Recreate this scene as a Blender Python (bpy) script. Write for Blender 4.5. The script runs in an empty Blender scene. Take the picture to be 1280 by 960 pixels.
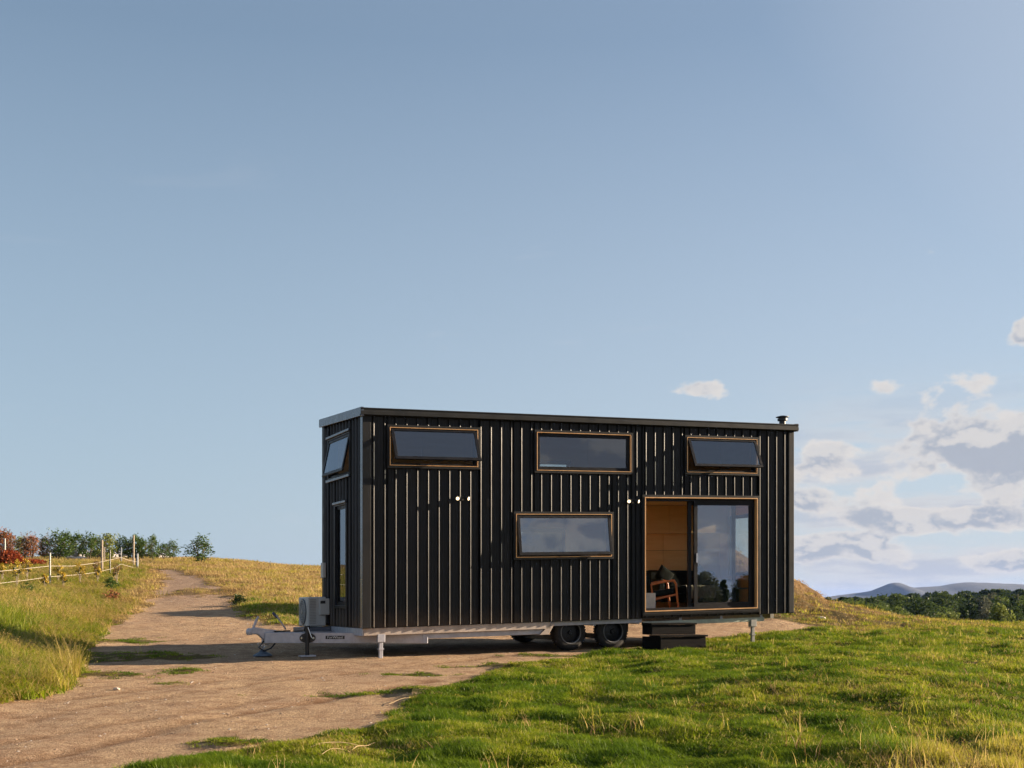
import bpy, bmesh, math, random
import numpy as np
from mathutils import Vector, Matrix
R = math.radians
random.seed(7); rng = np.random.default_rng(7)
S = bpy.context.scene
COL = S.collection
E = 1.5                                   # eye height, metres above world zero
F = 1560.0                                # focal length in photo pixels
HY = 748.0                                # row of the true horizon in the photo
SUN_EL, SUN_AZ = 15.0, 16.0               # degrees; azimuth counted from +X towards +Y

# ---------------------------------------------------------------- camera, world, sun, exposure
cam = bpy.data.objects.new('camera', bpy.data.cameras.new('camera')); COL.objects.link(cam)
cam.location = (0, 0, E); cam.rotation_euler = (R(90), 0, 0)
cam.data.sensor_width = 36; cam.data.lens = F / 1280 * 36
cam.data.shift_y = (HY - 480) / 1280
cam.data.clip_start = .1; cam.data.clip_end = 30000
S.camera = cam
S.view_settings.view_transform = 'Standard'; S.view_settings.look = 'None'
S.view_settings.exposure = 1.7; S.view_settings.gamma = 1
S.cycles.max_bounces = 8; S.cycles.volume_bounces = 0
S.cycles.transparent_max_bounces = 16
S.cycles.sample_clamp_indirect = 6

class NT:
    """tiny node-building helper"""
    def __init__(s, tree): s.t = tree; s.n = tree.nodes; s.l = tree.links
    def new(s, typ, ins=None, **kw):
        nd = s.n.new(typ)
        for k, v in kw.items(): setattr(nd, k, v)
        for k, v in (ins or {}).items():
            s.set(nd.inputs[k], v)
        return nd
    def set(s, sock, v):
        if isinstance(v, bpy.types.NodeSocket): s.l.new(v, sock)
        elif isinstance(v, bpy.types.Node): s.l.new(v.outputs[0], sock)
        else:
            if sock.type == 'RGBA' and hasattr(v, '__len__') and len(v) == 3: v = (*v, 1)
            sock.default_value = v
    def math(s, op, a, b=None, c=None, clamp=False):
        nd = s.n.new('ShaderNodeMath'); nd.operation = op; nd.use_clamp = clamp
        s.set(nd.inputs[0], a)
        if b is not None: s.set(nd.inputs[1], b)
        if c is not None: s.set(nd.inputs[2], c)
        return nd.outputs[0]
    def ramp(s, v, a, b, lo=0.0, hi=1.0, smooth=True):
        nd = s.n.new('ShaderNodeMapRange'); nd.interpolation_type = 'SMOOTHSTEP' if smooth else 'LINEAR'
        s.set(nd.inputs[0], v)
        for i, q in enumerate((a, b, lo, hi)): s.set(nd.inputs[i + 1], q)
        return nd.outputs[0]
    def mix(s, f, a, b, typ='MIX'):
        nd = s.n.new('ShaderNodeMix'); nd.data_type = 'RGBA'; nd.blend_type = typ
        s.set(nd.inputs[0], f); s.set(nd.inputs[6], a); s.set(nd.inputs[7], b)
        return nd.outputs[2]
    def noise(s, vec, scale, detail=3, rough=.55, dist=0.0):
        nd = s.new('ShaderNodeTexNoise', {'Scale': scale, 'Detail': detail, 'Roughness': rough, 'Distortion': dist})
        if vec is not None: s.set(nd.inputs['Vector'], vec)
        return nd.outputs['Fac']

w = bpy.data.worlds.new('World'); S.world = w; w.use_nodes = True
T = NT(w.node_tree); T.n.clear()
sky = T.new('ShaderNodeTexSky', sky_type='NISHITA', sun_disc=False, sun_elevation=R(SUN_EL),
            sun_rotation=R(90 - SUN_AZ), altitude=300, air_density=1.0, dust_density=0.4, ozone_density=2.0)
gen = T.new('ShaderNodeTexCoord').outputs['Generated']
sp = T.new('ShaderNodeSeparateXYZ', {0: gen})
az = T.math('ARCTAN2', sp.outputs[0], sp.outputs[1])            # 0 ahead (+Y), positive to the right
el = T.math('ARCSINE', sp.outputs[2])
# vector for cloud noise: azimuth, and elevation stretched so that far clouds lie flat
cv = T.new('ShaderNodeCombineXYZ', {0: az, 1: T.math('MULTIPLY', T.math('POWER', T.math('MAXIMUM', el, 0.0), 0.85), 1.30), 2: 3.7})
cv2 = T.new('ShaderNodeVectorMath', {0: cv.outputs[0], 1: (0.008, 0.017, 0.0)}, operation='ADD').outputs[0]
def cloud(v):
    a = T.noise(v, 20.0, 10, .57, .1)
    b = T.noise(v, 9.0, 3, .5)
    return T.math('ADD', T.math('MULTIPLY_ADD', a, 1.5, -.75), T.math('MULTIPLY', b, 1.0))
d0 = cloud(cv.outputs[0]); d1 = cloud(cv2)
# coverage: clear to the left and overhead; cumulus banks low on the right, open-ended, going on round behind
def bank(ca, ce, sa, se, amp):
    u = T.math('DIVIDE', T.math('SUBTRACT', az, ca), sa); v = T.math('DIVIDE', T.math('SUBTRACT', el, ce), se)
    r2 = T.math('ADD', T.math('MULTIPLY', u, u), T.math('MULTIPLY', v, v))
    return T.math('MULTIPLY', T.math('EXPONENT', T.math('MULTIPLY', r2, -1.0)), amp)
azc = T.math('ADD', T.ramp(az, .40, .56), T.ramp(az, -1.6, -2.4), clamp=True)
top = T.math('ADD', .095, T.math('MULTIPLY', T.ramp(az, .16, 1.6), .13))
elc = T.math('SUBTRACT', 1.0, T.ramp(T.math('DIVIDE', el, top), .9, 2.6))
cov = T.math('MULTIPLY', azc, elc)
for q in ((.39, .106, .150, .050, 1.0), (.262, .108, .040, .024, .80), (.150, .165, .045, .014, .72), (.288, .161, .022, .012, .62), (.350, .163, .036, .016, .66),
          (.405, .195, .045, .022, .80), (.36, .060, .19, .016, .85), (.235, .040, .08, .020, .90), (.42, .028, .16, .012, .75), (.24, .075, .07, .016, .62), (-.17, .163, .035, .008, .62)):
    cov = T.math('MAXIMUM', cov, bank(*q))
thr = T.math('SUBTRACT', .94, T.math('MULTIPLY', cov, .80))
m = T.ramp(d0, thr, T.math('ADD', thr, .17))
thick = T.ramp(d0, T.math('ADD', thr, .05), T.math('ADD', thr, .27))
lit = T.ramp(T.math('SUBTRACT', d0, d1), -.02, .14)
shade = T.math('MULTIPLY', thick, T.math('SUBTRACT', 1.0, T.math('MULTIPLY', lit, .70)))
ccol = T.mix(shade, (4.25, 4.02, 3.80, 1), (2.28, 2.48, 2.88, 1))
# thin high wisps
wv = T.new('ShaderNodeCombineXYZ', {0: T.math('MULTIPLY', az, 2.0), 1: T.math('MULTIPLY', el, 9.0), 2: 1.3}).outputs[0]
wisp = T.math('MULTIPLY', T.ramp(T.noise(wv, 2.6, 8, .62, .6), .60, .80), T.ramp(el, .42, .10))
veil = T.ramp(el, -.02, .42, .93, .30, smooth=False)
veil = T.math('MAXIMUM', veil, T.math('MULTIPLY', T.ramp(az, -.1, .5), .62))
skyc = T.mix(veil, T.mix(1.0, sky.outputs[0], (.60, .68, .70, 1), 'MULTIPLY'), T.mix(T.ramp(az, -.4, .4), (2.46, 3.02, 3.62, 1), (3.05, 3.38, 3.88, 1)))
sv = T.new('ShaderNodeCombineXYZ', {0: T.math('MULTIPLY', az, 5.0), 1: T.math('MULTIPLY', el, 34.0), 2: 8.1}).outputs[0]
sn = T.noise(sv, 1.6, 6, .55)
strat = T.math('MULTIPLY', T.math('MULTIPLY', T.ramp(sn, .34, .56), T.ramp(el, .19, .08)), T.math('ADD', T.ramp(az, .16, .26), T.ramp(az, -1.6, -2.4), clamp=True))
skyc = T.mix(T.math('MULTIPLY', strat, .88), skyc, T.mix(T.ramp(sn, .45, .62), (3.75, 3.65, 3.65, 1), (2.75, 2.9, 3.3, 1)))
skyc = T.mix(T.math('MULTIPLY', wisp, .25), skyc, (3.6, 3.6, 3.8, 1))
fin = T.mix(T.math('MULTIPLY', m, .93), skyc, ccol)
bg = T.new('ShaderNodeBackground', {'Color': fin, 'Strength': 0.058})
T.l.new(bg.outputs[0], T.new('ShaderNodeOutputWorld').inputs[0])

sd = bpy.data.lights.new('sun', 'SUN'); sd.energy = 5.0; sd.angle = R(.5); sd.color = (1.0, .80, .58)
sun = bpy.data.objects.new('sun', sd); COL.objects.link(sun)
sdir = Vector((math.cos(R(SUN_EL)) * math.cos(R(SUN_AZ)), math.cos(R(SUN_EL)) * math.sin(R(SUN_AZ)), math.sin(R(SUN_EL))))
sun.rotation_euler = sdir.to_track_quat('Z', 'Y').to_euler()
sun.location = (30, 10, 20)

# ---------------------------------------------------------------- numpy noise
_perm = rng.random((256, 256))
def vnoise(x, y):
    x = np.asarray(x, float); y = np.asarray(y, float)
    xi = np.floor(x).astype(int); yi = np.floor(y).astype(int)
    fx = x - xi; fy = y - yi; fx = fx * fx * (3 - 2 * fx); fy = fy * fy * (3 - 2 * fy)
    g = lambda a, b: _perm[a % 256, b % 256]
    return (g(xi, yi) * (1 - fx) + g(xi + 1, yi) * fx) * (1 - fy) + (g(xi, yi + 1) * (1 - fx) + g(xi + 1, yi + 1) * fx) * fy
def fbm(x, y, o=3):
    r = 0; a = .5; t = 0
    for i in range(o):
        r = r + a * vnoise(x * 2 ** i + 17 * i, y * 2 ** i + 31 * i); t += a; a *= .5
    return r / t
def sstep(a, b, v):
    t = np.clip((v - a) / (b - a), 0, 1); return t * t * (3 - 2 * t)

# ---------------------------------------------------------------- materials
MATS = {}
def mat(name, col, rough=.6, metal=0.0, col2=None, scale=6.0, bump=0.0, bscale=40.0, spec=.5, vary=0.0, emit=None, coord='Object', stretch=None):
    if name in MATS: return MATS[name]
    m_ = bpy.data.materials.new(name); m_.use_nodes = True; t = NT(m_.node_tree)
    b = t.n['Principled BSDF']
    b.inputs['Roughness'].default_value = rough; b.inputs['Metallic'].default_value = metal
    b.inputs['Specular IOR Level'].default_value = spec
    tc = t.new('ShaderNodeTexCoord').outputs[coord]
    if stretch:
        tc = t.new('ShaderNodeMapping', {0: tc, 3: stretch}).outputs[0]
    c = (*col, 1)
    nz = t.noise(tc, scale, 4, .6)
    splash = None
    if name.startswith('dark_coated'):
        zz = t.new('ShaderNodeSeparateXYZ', {0: tc}).outputs[2]
        splash = t.math('MULTIPLY', t.ramp(t.math('ADD', zz, t.math('MULTIPLY', t.noise(tc, 7, 5, .7), .5)), .62, .18), .30)
    c = t.mix(t.ramp(nz, .3, .7), c, (*(col2 or [q * .75 for q in col]), 1))
    if vary:
        oi = t.new('ShaderNodeObjectInfo').outputs['Random']
        c = t.mix(t.math('MULTIPLY', oi, vary), c, (0, 0, 0, 1), 'MIX')
    if splash is not None: c = t.mix(splash, c, (.16, .105, .065, 1))
    t.set(b.inputs['Base Color'], c)
    r2 = t.ramp(t.noise(tc, scale * 2.3, 3), .3, .7, rough * .85, min(1, rough * 1.15))
    t.set(b.inputs['Roughness'], r2)
    if bump:
        bm_ = t.new('ShaderNodeBump', {'Strength': bump, 'Distance': .02, 'Height': t.noise(tc, bscale, 4)})
        t.set(b.inputs['Normal'], bm_.outputs[0])
    if emit:
        b.inputs['Emission Color'].default_value = (*emit[0], 1); b.inputs['Emission Strength'].default_value = emit[1]
    MATS[name] = m_; return m_

def leaf_mat(name, c1, c2, tr=.35, nscale=.8, c3=None, rough=.5):
    m_ = bpy.data.materials.new(name); m_.use_nodes = True; t = NT(m_.node_tree); t.n.clear()
    rnd = t.new('ShaderNodeObjectInfo').outputs['Random']
    geo = t.new('ShaderNodeNewGeometry')
    isl = geo.outputs['Random Per Island']
    nz = t.noise(geo.outputs['Position'], nscale, 3)
    f = t.math('ADD', t.math('MULTIPLY', rnd, .3), t.math('ADD', t.math('MULTIPLY', isl, .35), t.ramp(nz, .35, .65, 0, .5)))
    c = t.mix(f, (*c1, 1), (*c2, 1))
    if c3: c = t.mix(t.ramp(isl, .78, .82), c, (*c3, 1))
    d = t.new('ShaderNodeBsdfDiffuse', {'Color': c})
    tl = t.new('ShaderNodeBsdfTranslucent', {'Color': c})
    gl = t.new('ShaderNodeBsdfGlossy', {'Color': (1, 1, 1, 1), 'Roughness': rough})
    ms = t.new('ShaderNodeMixShader', {0: tr, 1: d.outputs[0], 2: tl.outputs[0]})
    ms2 = t.new('ShaderNodeMixShader', {0: .012, 1: ms.outputs[0], 2: gl.outputs[0]})
    t.l.new(ms2.outputs[0], t.new('ShaderNodeOutputMaterial').inputs[0])
    MATS[name] = m_; return m_

def glass_mat(name, tint=(.75, .8, .8), ior=1.9):
    m_ = bpy.data.materials.new(name); m_.use_nodes = True; t = NT(m_.node_tree); t.n.clear()
    fr = t.new('ShaderNodeFresnel', {'IOR': ior})
    nz = t.new('ShaderNodeBump', {'Strength': .012, 'Distance': .02, 'Height': t.noise(t.new('ShaderNodeTexCoord').outputs['Object'], 1.6, 1)})
    gl = t.new('ShaderNodeBsdfGlossy', {'Color': (.78, .87, 1, 1), 'Roughness': .0, 'Normal': nz.outputs[0]})
    tr = t.new('ShaderNodeBsdfTransparent', {'Color': (*tint, 1)})
    front = t.math('SUBTRACT', 1.0, t.new('ShaderNodeNewGeometry').outputs['Backfacing'])
    ms = t.new('ShaderNodeMixShader', {0: t.math('MULTIPLY', fr.outputs[0], front), 1: tr.outputs[0], 2: gl.outputs[0]})
    t.l.new(ms.outputs[0], t.new('ShaderNodeOutputMaterial').inputs[0])
    MATS[name] = m_; return m_

M_CLAD = mat('dark_coated_steel', (.0115, .0128, .0150), .40, 0, (.018, .0178, .018), 2.6, .04, 3, .20, vary=.30)
M_TRIM = mat('dark_trim_steel', (.013, .0135, .0145), .5, 0, (.017, .017, .018), 2.0, .02, 8, .20)
M_SIDE = mat('dark_coated_steel_shaded', (.009, .012, .018), .32, 0, (.011, .015, .022), 1.3, .02, 5, .5)  # bluer copy of the cladding steel: the end wall's sky-lit shade in its colour
M_ALU = mat('black_aluminium', (.008, .008, .010), .42, spec=.18)
M_CORE = mat('wall_core', (.02, .02, .02), .9)
M_WOODT = mat('timber_reveal', (.66, .38, .17), .45, 0, (.50, .27, .11), 8, .1, 60, stretch=(1, 1, .15))
M_PLY = mat('birch_plywood', (.84, .52, .22), .45, 0, (.76, .45, .18), 3, .03, 30, vary=.10, stretch=(.4, 1, 3))
M_FLOOR = mat('interior_floor', (.30, .17, .09), .5, 0, (.24, .13, .07), 6)
M_CEIL = mat('interior_ceiling', (.60, .42, .24), .6)
M_GALV = mat('galvanised_steel', (.46, .46, .50), .5, .35, (.36, .36, .40), 9, .05, 40)
M_PAINTB = mat('beige_primed_steel', (.50, .42, .36), .6, 0, (.36, .29, .24), 5, .05, 30)
M_GREENB = mat('pale_green_steel', (.42, .45, .36), .6, 0, (.30, .31, .25), 7, .05, 30)
M_TYRE = mat('tyre_rubber', (.009, .009, .009), .85, 0, (.024, .020, .016), 7, .3, 60)
M_RIM = mat('grey_rim', (.014, .015, .018), .45, .3)
M_RIMW = mat('pale_rim_lip', (.13, .125, .12), .4, .2)
M_BLK = mat('black_steel', (.012, .012, .013), .45)
M_ACW = mat('ac_casing', (.46, .46, .44), .5, 0, (.40, .40, .39), 4)
M_ACD = mat('ac_grille', (.07, .08, .10), .5)
M_STEP = mat('black_stained_timber', (.008, .0075, .0075), .75, 0, (.014, .012, .011), 9, .25, 50, spec=.06, stretch=(.2, 1, 4))
M_ORW = mat('orange_teak', (.62, .17, .04), .35, 0, (.50, .12, .03), 10, .05, 60)
M_SOFA = mat('dark_green_fabric', (.008, .010, .0095), .95, 0, (.014, .017, .015), 20, .3, 200, spec=.1)
M_BLAN = mat('cream_blanket', (.55, .50, .42), .9, 0, (.40, .36, .30), 18, .4, 60, stretch=(6, 1, 1))
M_CAB = mat('pale_cabinet', (.52, .46, .40), .6)
M_LENS = mat('lamp_lens', (.9, .85, .7), .2, 0, emit=((1.0, .72, .40), 1.0))
M_CHROME = mat('satin_chrome', (.7, .7, .7), .2, 1.0)
M_WHITE = mat('white_paint', (.32, .31, .28), .5)
M_PRINT = mat('sticker_white_print', (.7, .7, .68), .5)
M_ROPE = mat('fence_tape', (.34, .30, .24), .7)
M_WPOST = mat('weathered_timber', (.27, .22, .16), .8, 0, (.26, .21, .16), 9, .3, 60)
M_GPOST = mat('grey_steel_post', (.22, .23, .24), .6)
M_BARK = mat('bark', (.14, .11, .08), .9, 0, (.09, .07, .05), 12, .5, 30)
M_ROOFF = mat('farm_roof', (.22, .22, .27), .5, 0, (.17, .17, .21), 3)
M_SHEDW = mat('farm_wall', (.32, .30, .30), .8)
G_WIN = glass_mat('window_glass', (.74, .78, .80), 2.2)
G_LOW = glass_mat('blue_coated_glass', (.74, .78, .80), 3.0)
G_CLR = glass_mat('clear_door_glass', (.82, .84, .82), 2.6)

# ---------------------------------------------------------------- object helpers
def prop(o, label=None, cat=None, group=None, kind=None):
    if label: o['label'] = label
    if cat: o['category'] = cat
    if group: o['group'] = group
    if kind: o['kind'] = kind
    return o
def empty(name, loc=(0, 0, 0), rz=0.0, label=None, cat=None, group=None):
    o = bpy.data.objects.new(name, None); COL.objects.link(o); o.empty_display_size = .2
    o.location = loc; o.rotation_euler = (0, 0, rz)
    return prop(o, label, cat, group)
def link(name, me, parent=None, m_=None):
    o = bpy.data.objects.new(name, me); COL.objects.link(o); o.parent = parent
    if m_ is not None and not me.materials: me.materials.append(m_)
    return o
class MB:
    """collects polygons, then becomes ONE mesh object"""
    def __init__(s): s.v = []; s.f = []; s.mi = []; s.cur = 0
    def add(s, vs, fs):
        b = len(s.v); s.v += [tuple(q) for q in vs]; s.f += [tuple(b + i for i in f) for f in fs]; s.mi += [s.cur] * len(fs)
    def box(s, x0, x1, y0, y1, z0, z1, M=None):
        vs = [Vector((x, y, z)) for z in (z0, z1) for y in (y0, y1) for x in (x0, x1)]
        if M is not None: vs = [M @ q for q in vs]
        s.add(vs, [(0, 2, 3, 1), (4, 5, 7, 6), (0, 1, 5, 4), (2, 6, 7, 3), (0, 4, 6, 2), (1, 3, 7, 5)]); return s
    def bar(s, a, b, wx, wz=None, up=(0, 0, 1)):
        a = Vector(a); b = Vector(b); wz = wz or wx; d = (b - a); L_ = d.length; d.normalize()
        u = Vector(up); sx = d.cross(u)
        if sx.length < 1e-4: sx = d.cross(Vector((1, 0, 0)))
        sx.normalize(); u = sx.cross(d)
        vs = [p + sx * i * wx / 2 + u * j * wz / 2 for p in (a, b) for j in (-1, 1) for i in (-1, 1)]
        s.add(vs, [(0, 1, 3, 2), (4, 6, 7, 5), (0, 4, 5, 1), (2, 3, 7, 6), (0, 2, 6, 4), (1, 5, 7, 3)]); return s
    def tube(s, pts, rad, n=8, cap=True):
        pts = [Vector(p) for p in pts]; k = len(pts)
        if not hasattr(rad, '__len__'): rad = [rad] * k
        rings = []
        for i, p in enumerate(pts):
            d = (pts[min(i + 1, k - 1)] - pts[max(i - 1, 0)]).normalized()
            a = d.cross(Vector((0, 0, 1)))
            if a.length < .02: a = d.cross(Vector((0, 1, 0)))
            a.normalize(); b = d.cross(a)
            rings.append([p + (a * math.cos(2 * math.pi * j / n) + b * math.sin(2 * math.pi * j / n)) * rad[i] for j in range(n)])
        vs = [q for r in rings for q in r]; fs = []
        for i in range(k - 1):
            for j in range(n):
                fs.append((i * n + j, i * n + (j + 1) % n, (i + 1) * n + (j + 1) % n, (i + 1) * n + j))
        if cap: fs += [tuple(range(n))[::-1], tuple((k - 1) * n + j for j in range(n))]
        s.add(vs, fs); return s
    def lathe(s, prof, c=(0, 0, 0), axis='z', n=24):
        """prof: list of (radius, height)"""
        vs = []; c = Vector(c)
        for r, h in prof:
            for j in range(n):
                a = 2 * math.pi * j / n; p = (r * math.cos(a), r * math.sin(a), h)
                if axis == 'y': p = (p[0], p[2], p[1])
                if axis == 'x': p = (p[2], p[0], p[1])
                vs.append(c + Vector(p))
        fs = [(i * n + j, i * n + (j + 1) % n, (i + 1) * n + (j + 1) % n, (i + 1) * n + j) for i in range(len(prof) - 1) for j in range(n)]
        s.add(vs, fs); return s
    def prism(s, outline, y0, y1, M=None):
        """outline in xz, extruded along y"""
        n = len(outline)
        vs = [Vector((x, y0, z)) for x, z in outline] + [Vector((x, y1, z)) for x, z in outline]
        if M is not None: vs = [M @ q for q in vs]
        s.add(vs, [tuple(range(n)), tuple(range(2 * n - 1, n - 1, -1))] + [(i, n + i, n + (i + 1) % n, (i + 1) % n) for i in range(n)]); return s
    def build(s, name, m_, parent=None, smooth=False, bevel=0.0, shear=0.0, weld=False):
        me = bpy.data.meshes.new(name)
        vs = [(x, y, z + shear * x) for x, y, z in s.v] if shear else [tuple(q) for q in s.v]
        me.from_pydata(vs, [], s.f)
        for q in (m_ if isinstance(m_, (list, tuple)) else [m_]): me.materials.append(q)
        if isinstance(m_, (list, tuple)):
            for p, i in zip(me.polygons, s.mi): p.material_index = i
        bm = bmesh.new(); bm.from_mesh(me)
        bmesh.ops.recalc_face_normals(bm, faces=bm.faces)
        if bevel > 0:
            es = [e for e in bm.edges if len(e.link_faces) == 2 and e.calc_face_angle(0) > .6]
            bmesh.ops.bevel(bm, geom=es, offset=bevel, segments=1, affect='EDGES', clamp_overlap=True)
        bm.to_mesh(me); bm.free()
        if smooth:
            for p in me.polygons: p.use_smooth = True
            try: me.set_sharp_from_angle(angle=R(40))
            except Exception: pass
        me.update()
        o = bpy.data.objects.new(name, me); COL.objects.link(o); o.parent = parent
        return o

# ---------------------------------------------------------------- terrain
LP = np.array([[0, -1.55], [8, -1.42], [12, -1.30], [16, -1.14], [20.5, -.985], [24, -.80], [29, -.50], [38, 0], [48, .65], [60, 1.45],
               [80, 2.58], [95, 2.95], [120, 2.3], [160, -.5], [240, -6], [400, -14], [1000, -30], [3000, -45], [12000, -60]])
RP = np.array([[0, -1.60], [8, -1.46], [12, -1.30], [16, -1.14], [20.5, -1.0], [23.6, -.86], [27, -.80], [31, -.76], [36, -.79], [41, -1.15],
               [50, -2.1], [80, -4.6], [140, -6.6], [240, -9], [400, -14], [1000, -30], [3000, -45], [12000, -60]])
def Hbase(x, y):
    x = np.asarray(x, float); y = np.asarray(y, float)
    q = x / np.maximum(y, 6.0)
    wl = 1 - sstep(-.16, .12, q)
    zl = np.interp(y, LP[:, 0], LP[:, 1]); zr = np.interp(y, RP[:, 0], RP[:, 1])
    # the hill drops a little to its right end
    zl = zl - np.where(zl > -.2, (zl + .2) * .22 * sstep(-.26, -.15, q), 0) + .12 * sstep(-.3, -.42, q) * sstep(60, 85, y)
    z = zl * wl + zr * (1 - wl)
    # mound behind the house
    dx = x - 2.4; sx = np.where(dx > 0, 5.15, 3.3); dy = y - 34.6
    z = z + 3.3 * np.exp(-(dx / sx) ** 2 - (dy / 4.2) ** 2)
    # low swell of the lawn
    z = z + .22 * np.exp(-((x - 3.5 - (y - 14) * .3) / 2.4) ** 2 - ((y - 15.5) / 3.6) ** 2)
    # bank left of the track
    xl = -5.4 - (y - 14) * .27
    z = z + .34 * sstep(.2, -3.0, x - xl) * sstep(11, 15, y) * (1 - sstep(45, 75, y))
    return z + E
def ground_pt(px, py):
    rx = (px - 640) / F; rz = (HY - py) / F
    y = 7.0
    while y < 400:
        if E + rz * y <= float(Hbase(rx * y, y)): break
        y += .04 + y * .002
    return (rx * y, y)
GP = [(-260, 905), (-60, 880), (0, 872), (50, 868), (84, 856), (82, 838), (92, 812), (128, 784), (165, 768), (188, 752), (196, 738), (202, 724), (203, 717), (196, 712),
      (214, 713), (236, 718), (264, 727), (286, 742), (298, 758), (306, 770), (330, 781), (400, 783), (500, 780), (640, 778), (800, 775), (900, 774), (985, 778), (1040, 784),
      (985, 789), (930, 793), (880, 798), (830, 807), (765, 814), (702, 823), (652, 832), (602, 845), (560, 858), (520, 876), (486, 896), (456, 913), (400, 922), (330, 936),
      (230, 950), (150, 962), (90, 985), (20, 1020), (-100, 1090), (-500, 1090)]
GPW = np.array([ground_pt(*p) for p in GP])
def sdist(x, y, P):
    """signed distance to polygon, positive inside"""
    x = np.asarray(x, float).ravel(); y = np.asarray(y, float).ravel()
    best = np.full(x.shape, 1e9); ins = np.zeros(x.shape, bool)
    n = len(P)
    for i in range(n):
        ax, ay = P[i]; bx, by = P[(i + 1) % n]; dx, dy = bx - ax, by - ay
        t = np.clip(((x - ax) * dx + (y - ay) * dy) / (dx * dx + dy * dy + 1e-9), 0, 1)
        best = np.minimum(best, np.hypot(x - ax - t * dx, y - ay - t * dy))
        c = ((ay > y) != (by > y)) & (x < (bx - ax) * (y - ay) / (by - ay + 1e-12) + ax)
        ins ^= c
    return np.where(ins, best, -best)
# weedy islands on the gravel (photo row/column, half sizes in metres)
WEEDS = [(135, 845, .55, .16), (232, 838, .40, .16), (150, 800, .9, .30), (110, 825, .5, .3), (470, 866, .95, .13), (205, 852, .25, .1), (690, 819, .6, .12), (262, 741, .8, 1.0), (232, 741, .5, 1.2), (135, 818, 1.0, .25), (200, 822, .8, .2), (300, 930, .5, .1), (520, 842, .5, .12), (620, 832, .7, .1)]
WW = [(*ground_pt(a, b), c, d) for a, b, c, d in WEEDS]
def gravel(x, y):
    sh = np.shape(x)
    d = sdist(x, y, GPW).reshape(sh)
    x = np.asarray(x, float); y = np.asarray(y, float)
    k = np.minimum(.35 + np.maximum(y - 12, 0) * .02, 1.2)
    d = d + (fbm(x * 1.1, y * 1.1, 3) - .5) * 1.3 * k
    for wx, wy, a, b in WW:
        rr = ((x - wx) / a) ** 2 + ((y - wy) / (b * 1.6)) ** 2
        d = np.minimum(d, np.where(rr < 4, (np.sqrt(rr) - 1.0) * .25 + (fbm(x * 4, y * 4, 2) - .5) * .4, d))
    return sstep(-.16, .16, d)
def lawnlump(x, y):
    return (fbm(x * .9 + 5, y * .9, 3) - .5) * .20 + (fbm(x * 3.1, y * 3.1 + 9, 2) - .5) * .07
RUTS = [np.array([ground_pt(*p) for p in q]) for q in (
    [(-160, 985), (0, 953), (75, 942), (125, 928), (175, 915), (245, 898), (330, 884), (430, 868), (540, 848)],
    [(-160, 962), (0, 928), (90, 912), (180, 897), (260, 884), (340, 872)],
    [(-200, 868), (0, 890), (45, 898), (95, 884), (200, 870), (330, 852), (480, 834), (620, 820)],
    [(-200, 905), (0, 876), (60, 873), (140, 866), (260, 850), (400, 836)])]
def trackrut(x, y):
    sh = np.shape(x); x = np.asarray(x, float).ravel(); y = np.asarray(y, float).ravel(); r = np.zeros(x.shape)
    near_ = (y < 26) & (np.abs(x) < 14)
    xn, yn = x[near_], y[near_]; rn = np.zeros(xn.shape)
    for k, P in enumerate(RUTS):
        best = np.full(xn.shape, 1e9)
        for (ax_, ay_), (bx_, by_) in zip(P[:-1], P[1:]):
            dx, dy = bx_ - ax_, by_ - ay_; t_ = np.clip(((xn - ax_) * dx + (yn - ay_) * dy) / (dx * dx + dy * dy), 0, 1)
            best = np.minimum(best, np.hypot(xn - ax_ - t_ * dx, yn - ay_ - t_ * dy))
        best = best + (fbm(xn * 3, yn * 3, 2) - .5) * .12
        rn = np.maximum(rn, np.exp(-(best / (.10, .09, .08, .10)[k]) ** 2) * (1, .6, .7, .5)[k] * (.35 + .9 * fbm(xn * 1.5, yn * 1.5 + 4, 2)))
    r[near_] = rn
    return r.reshape(sh)
def H(x, y):
    g = gravel(x, y)
    x = np.asarray(x, float); y = np.asarray(y, float)
    near = 1 - sstep(45, 90, y)
    mound = np.exp(-((x - 3.5) / 6.5) ** 2 - ((y - 35) / 5) ** 2)
    z = Hbase(x, y) + (1 - g) * near * lawnlump(x, y) + g * near * ((fbm(x * 1.3, y * 1.3, 3) - .5) * .05 + (fbm(x * 4.5, y * 4.5, 2) - .5) * .015 - .045 * trackrut(x, y) - .02)
    z = z + mound * ((fbm(x * 1.1, y * 1.1, 3) - .5) * .75 + (fbm(x * 3.2, y * 3.2, 3) - .5) * .30)
    z = z + (1 - near) * (fbm(x * .02, y * .02, 3) - .5) * np.minimum(y * .01, 3.0)
    return z
def axis(lo, hi, st, far_lo, far_hi, g=1.13):
    a = list(np.arange(lo, hi, st)); s_ = st
    while a[-1] < far_hi: s_ *= g; a.append(a[-1] + s_)
    s_ = st
    while a[0] > far_lo: s_ *= g; a.insert(0, a[0] - s_)
    return np.array(a)
ax = axis(-12, 13, .14, -9000, 9000); ay = axis(8, 42, .14, -3000, 11500, 1.10)
X, Y = np.meshgrid(ax, ay)
Z = H(X, Y); Gm = gravel(X, Y)
rut = trackrut(X, Y)
nx, ny = len(ax), len(ay)
dryness = np.clip(.35 * sstep(24, 40, Y) + .9 * np.exp(-((X - 3.5) / 7.5) ** 2 - ((Y - 35) / 5) ** 2) + .55 * sstep(3, 9, X - (Y - 12) * .05) * (1 - sstep(9, 13, Y)) + .35 * (X / np.maximum(Y, 5) < -.1), 0, 1)
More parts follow.
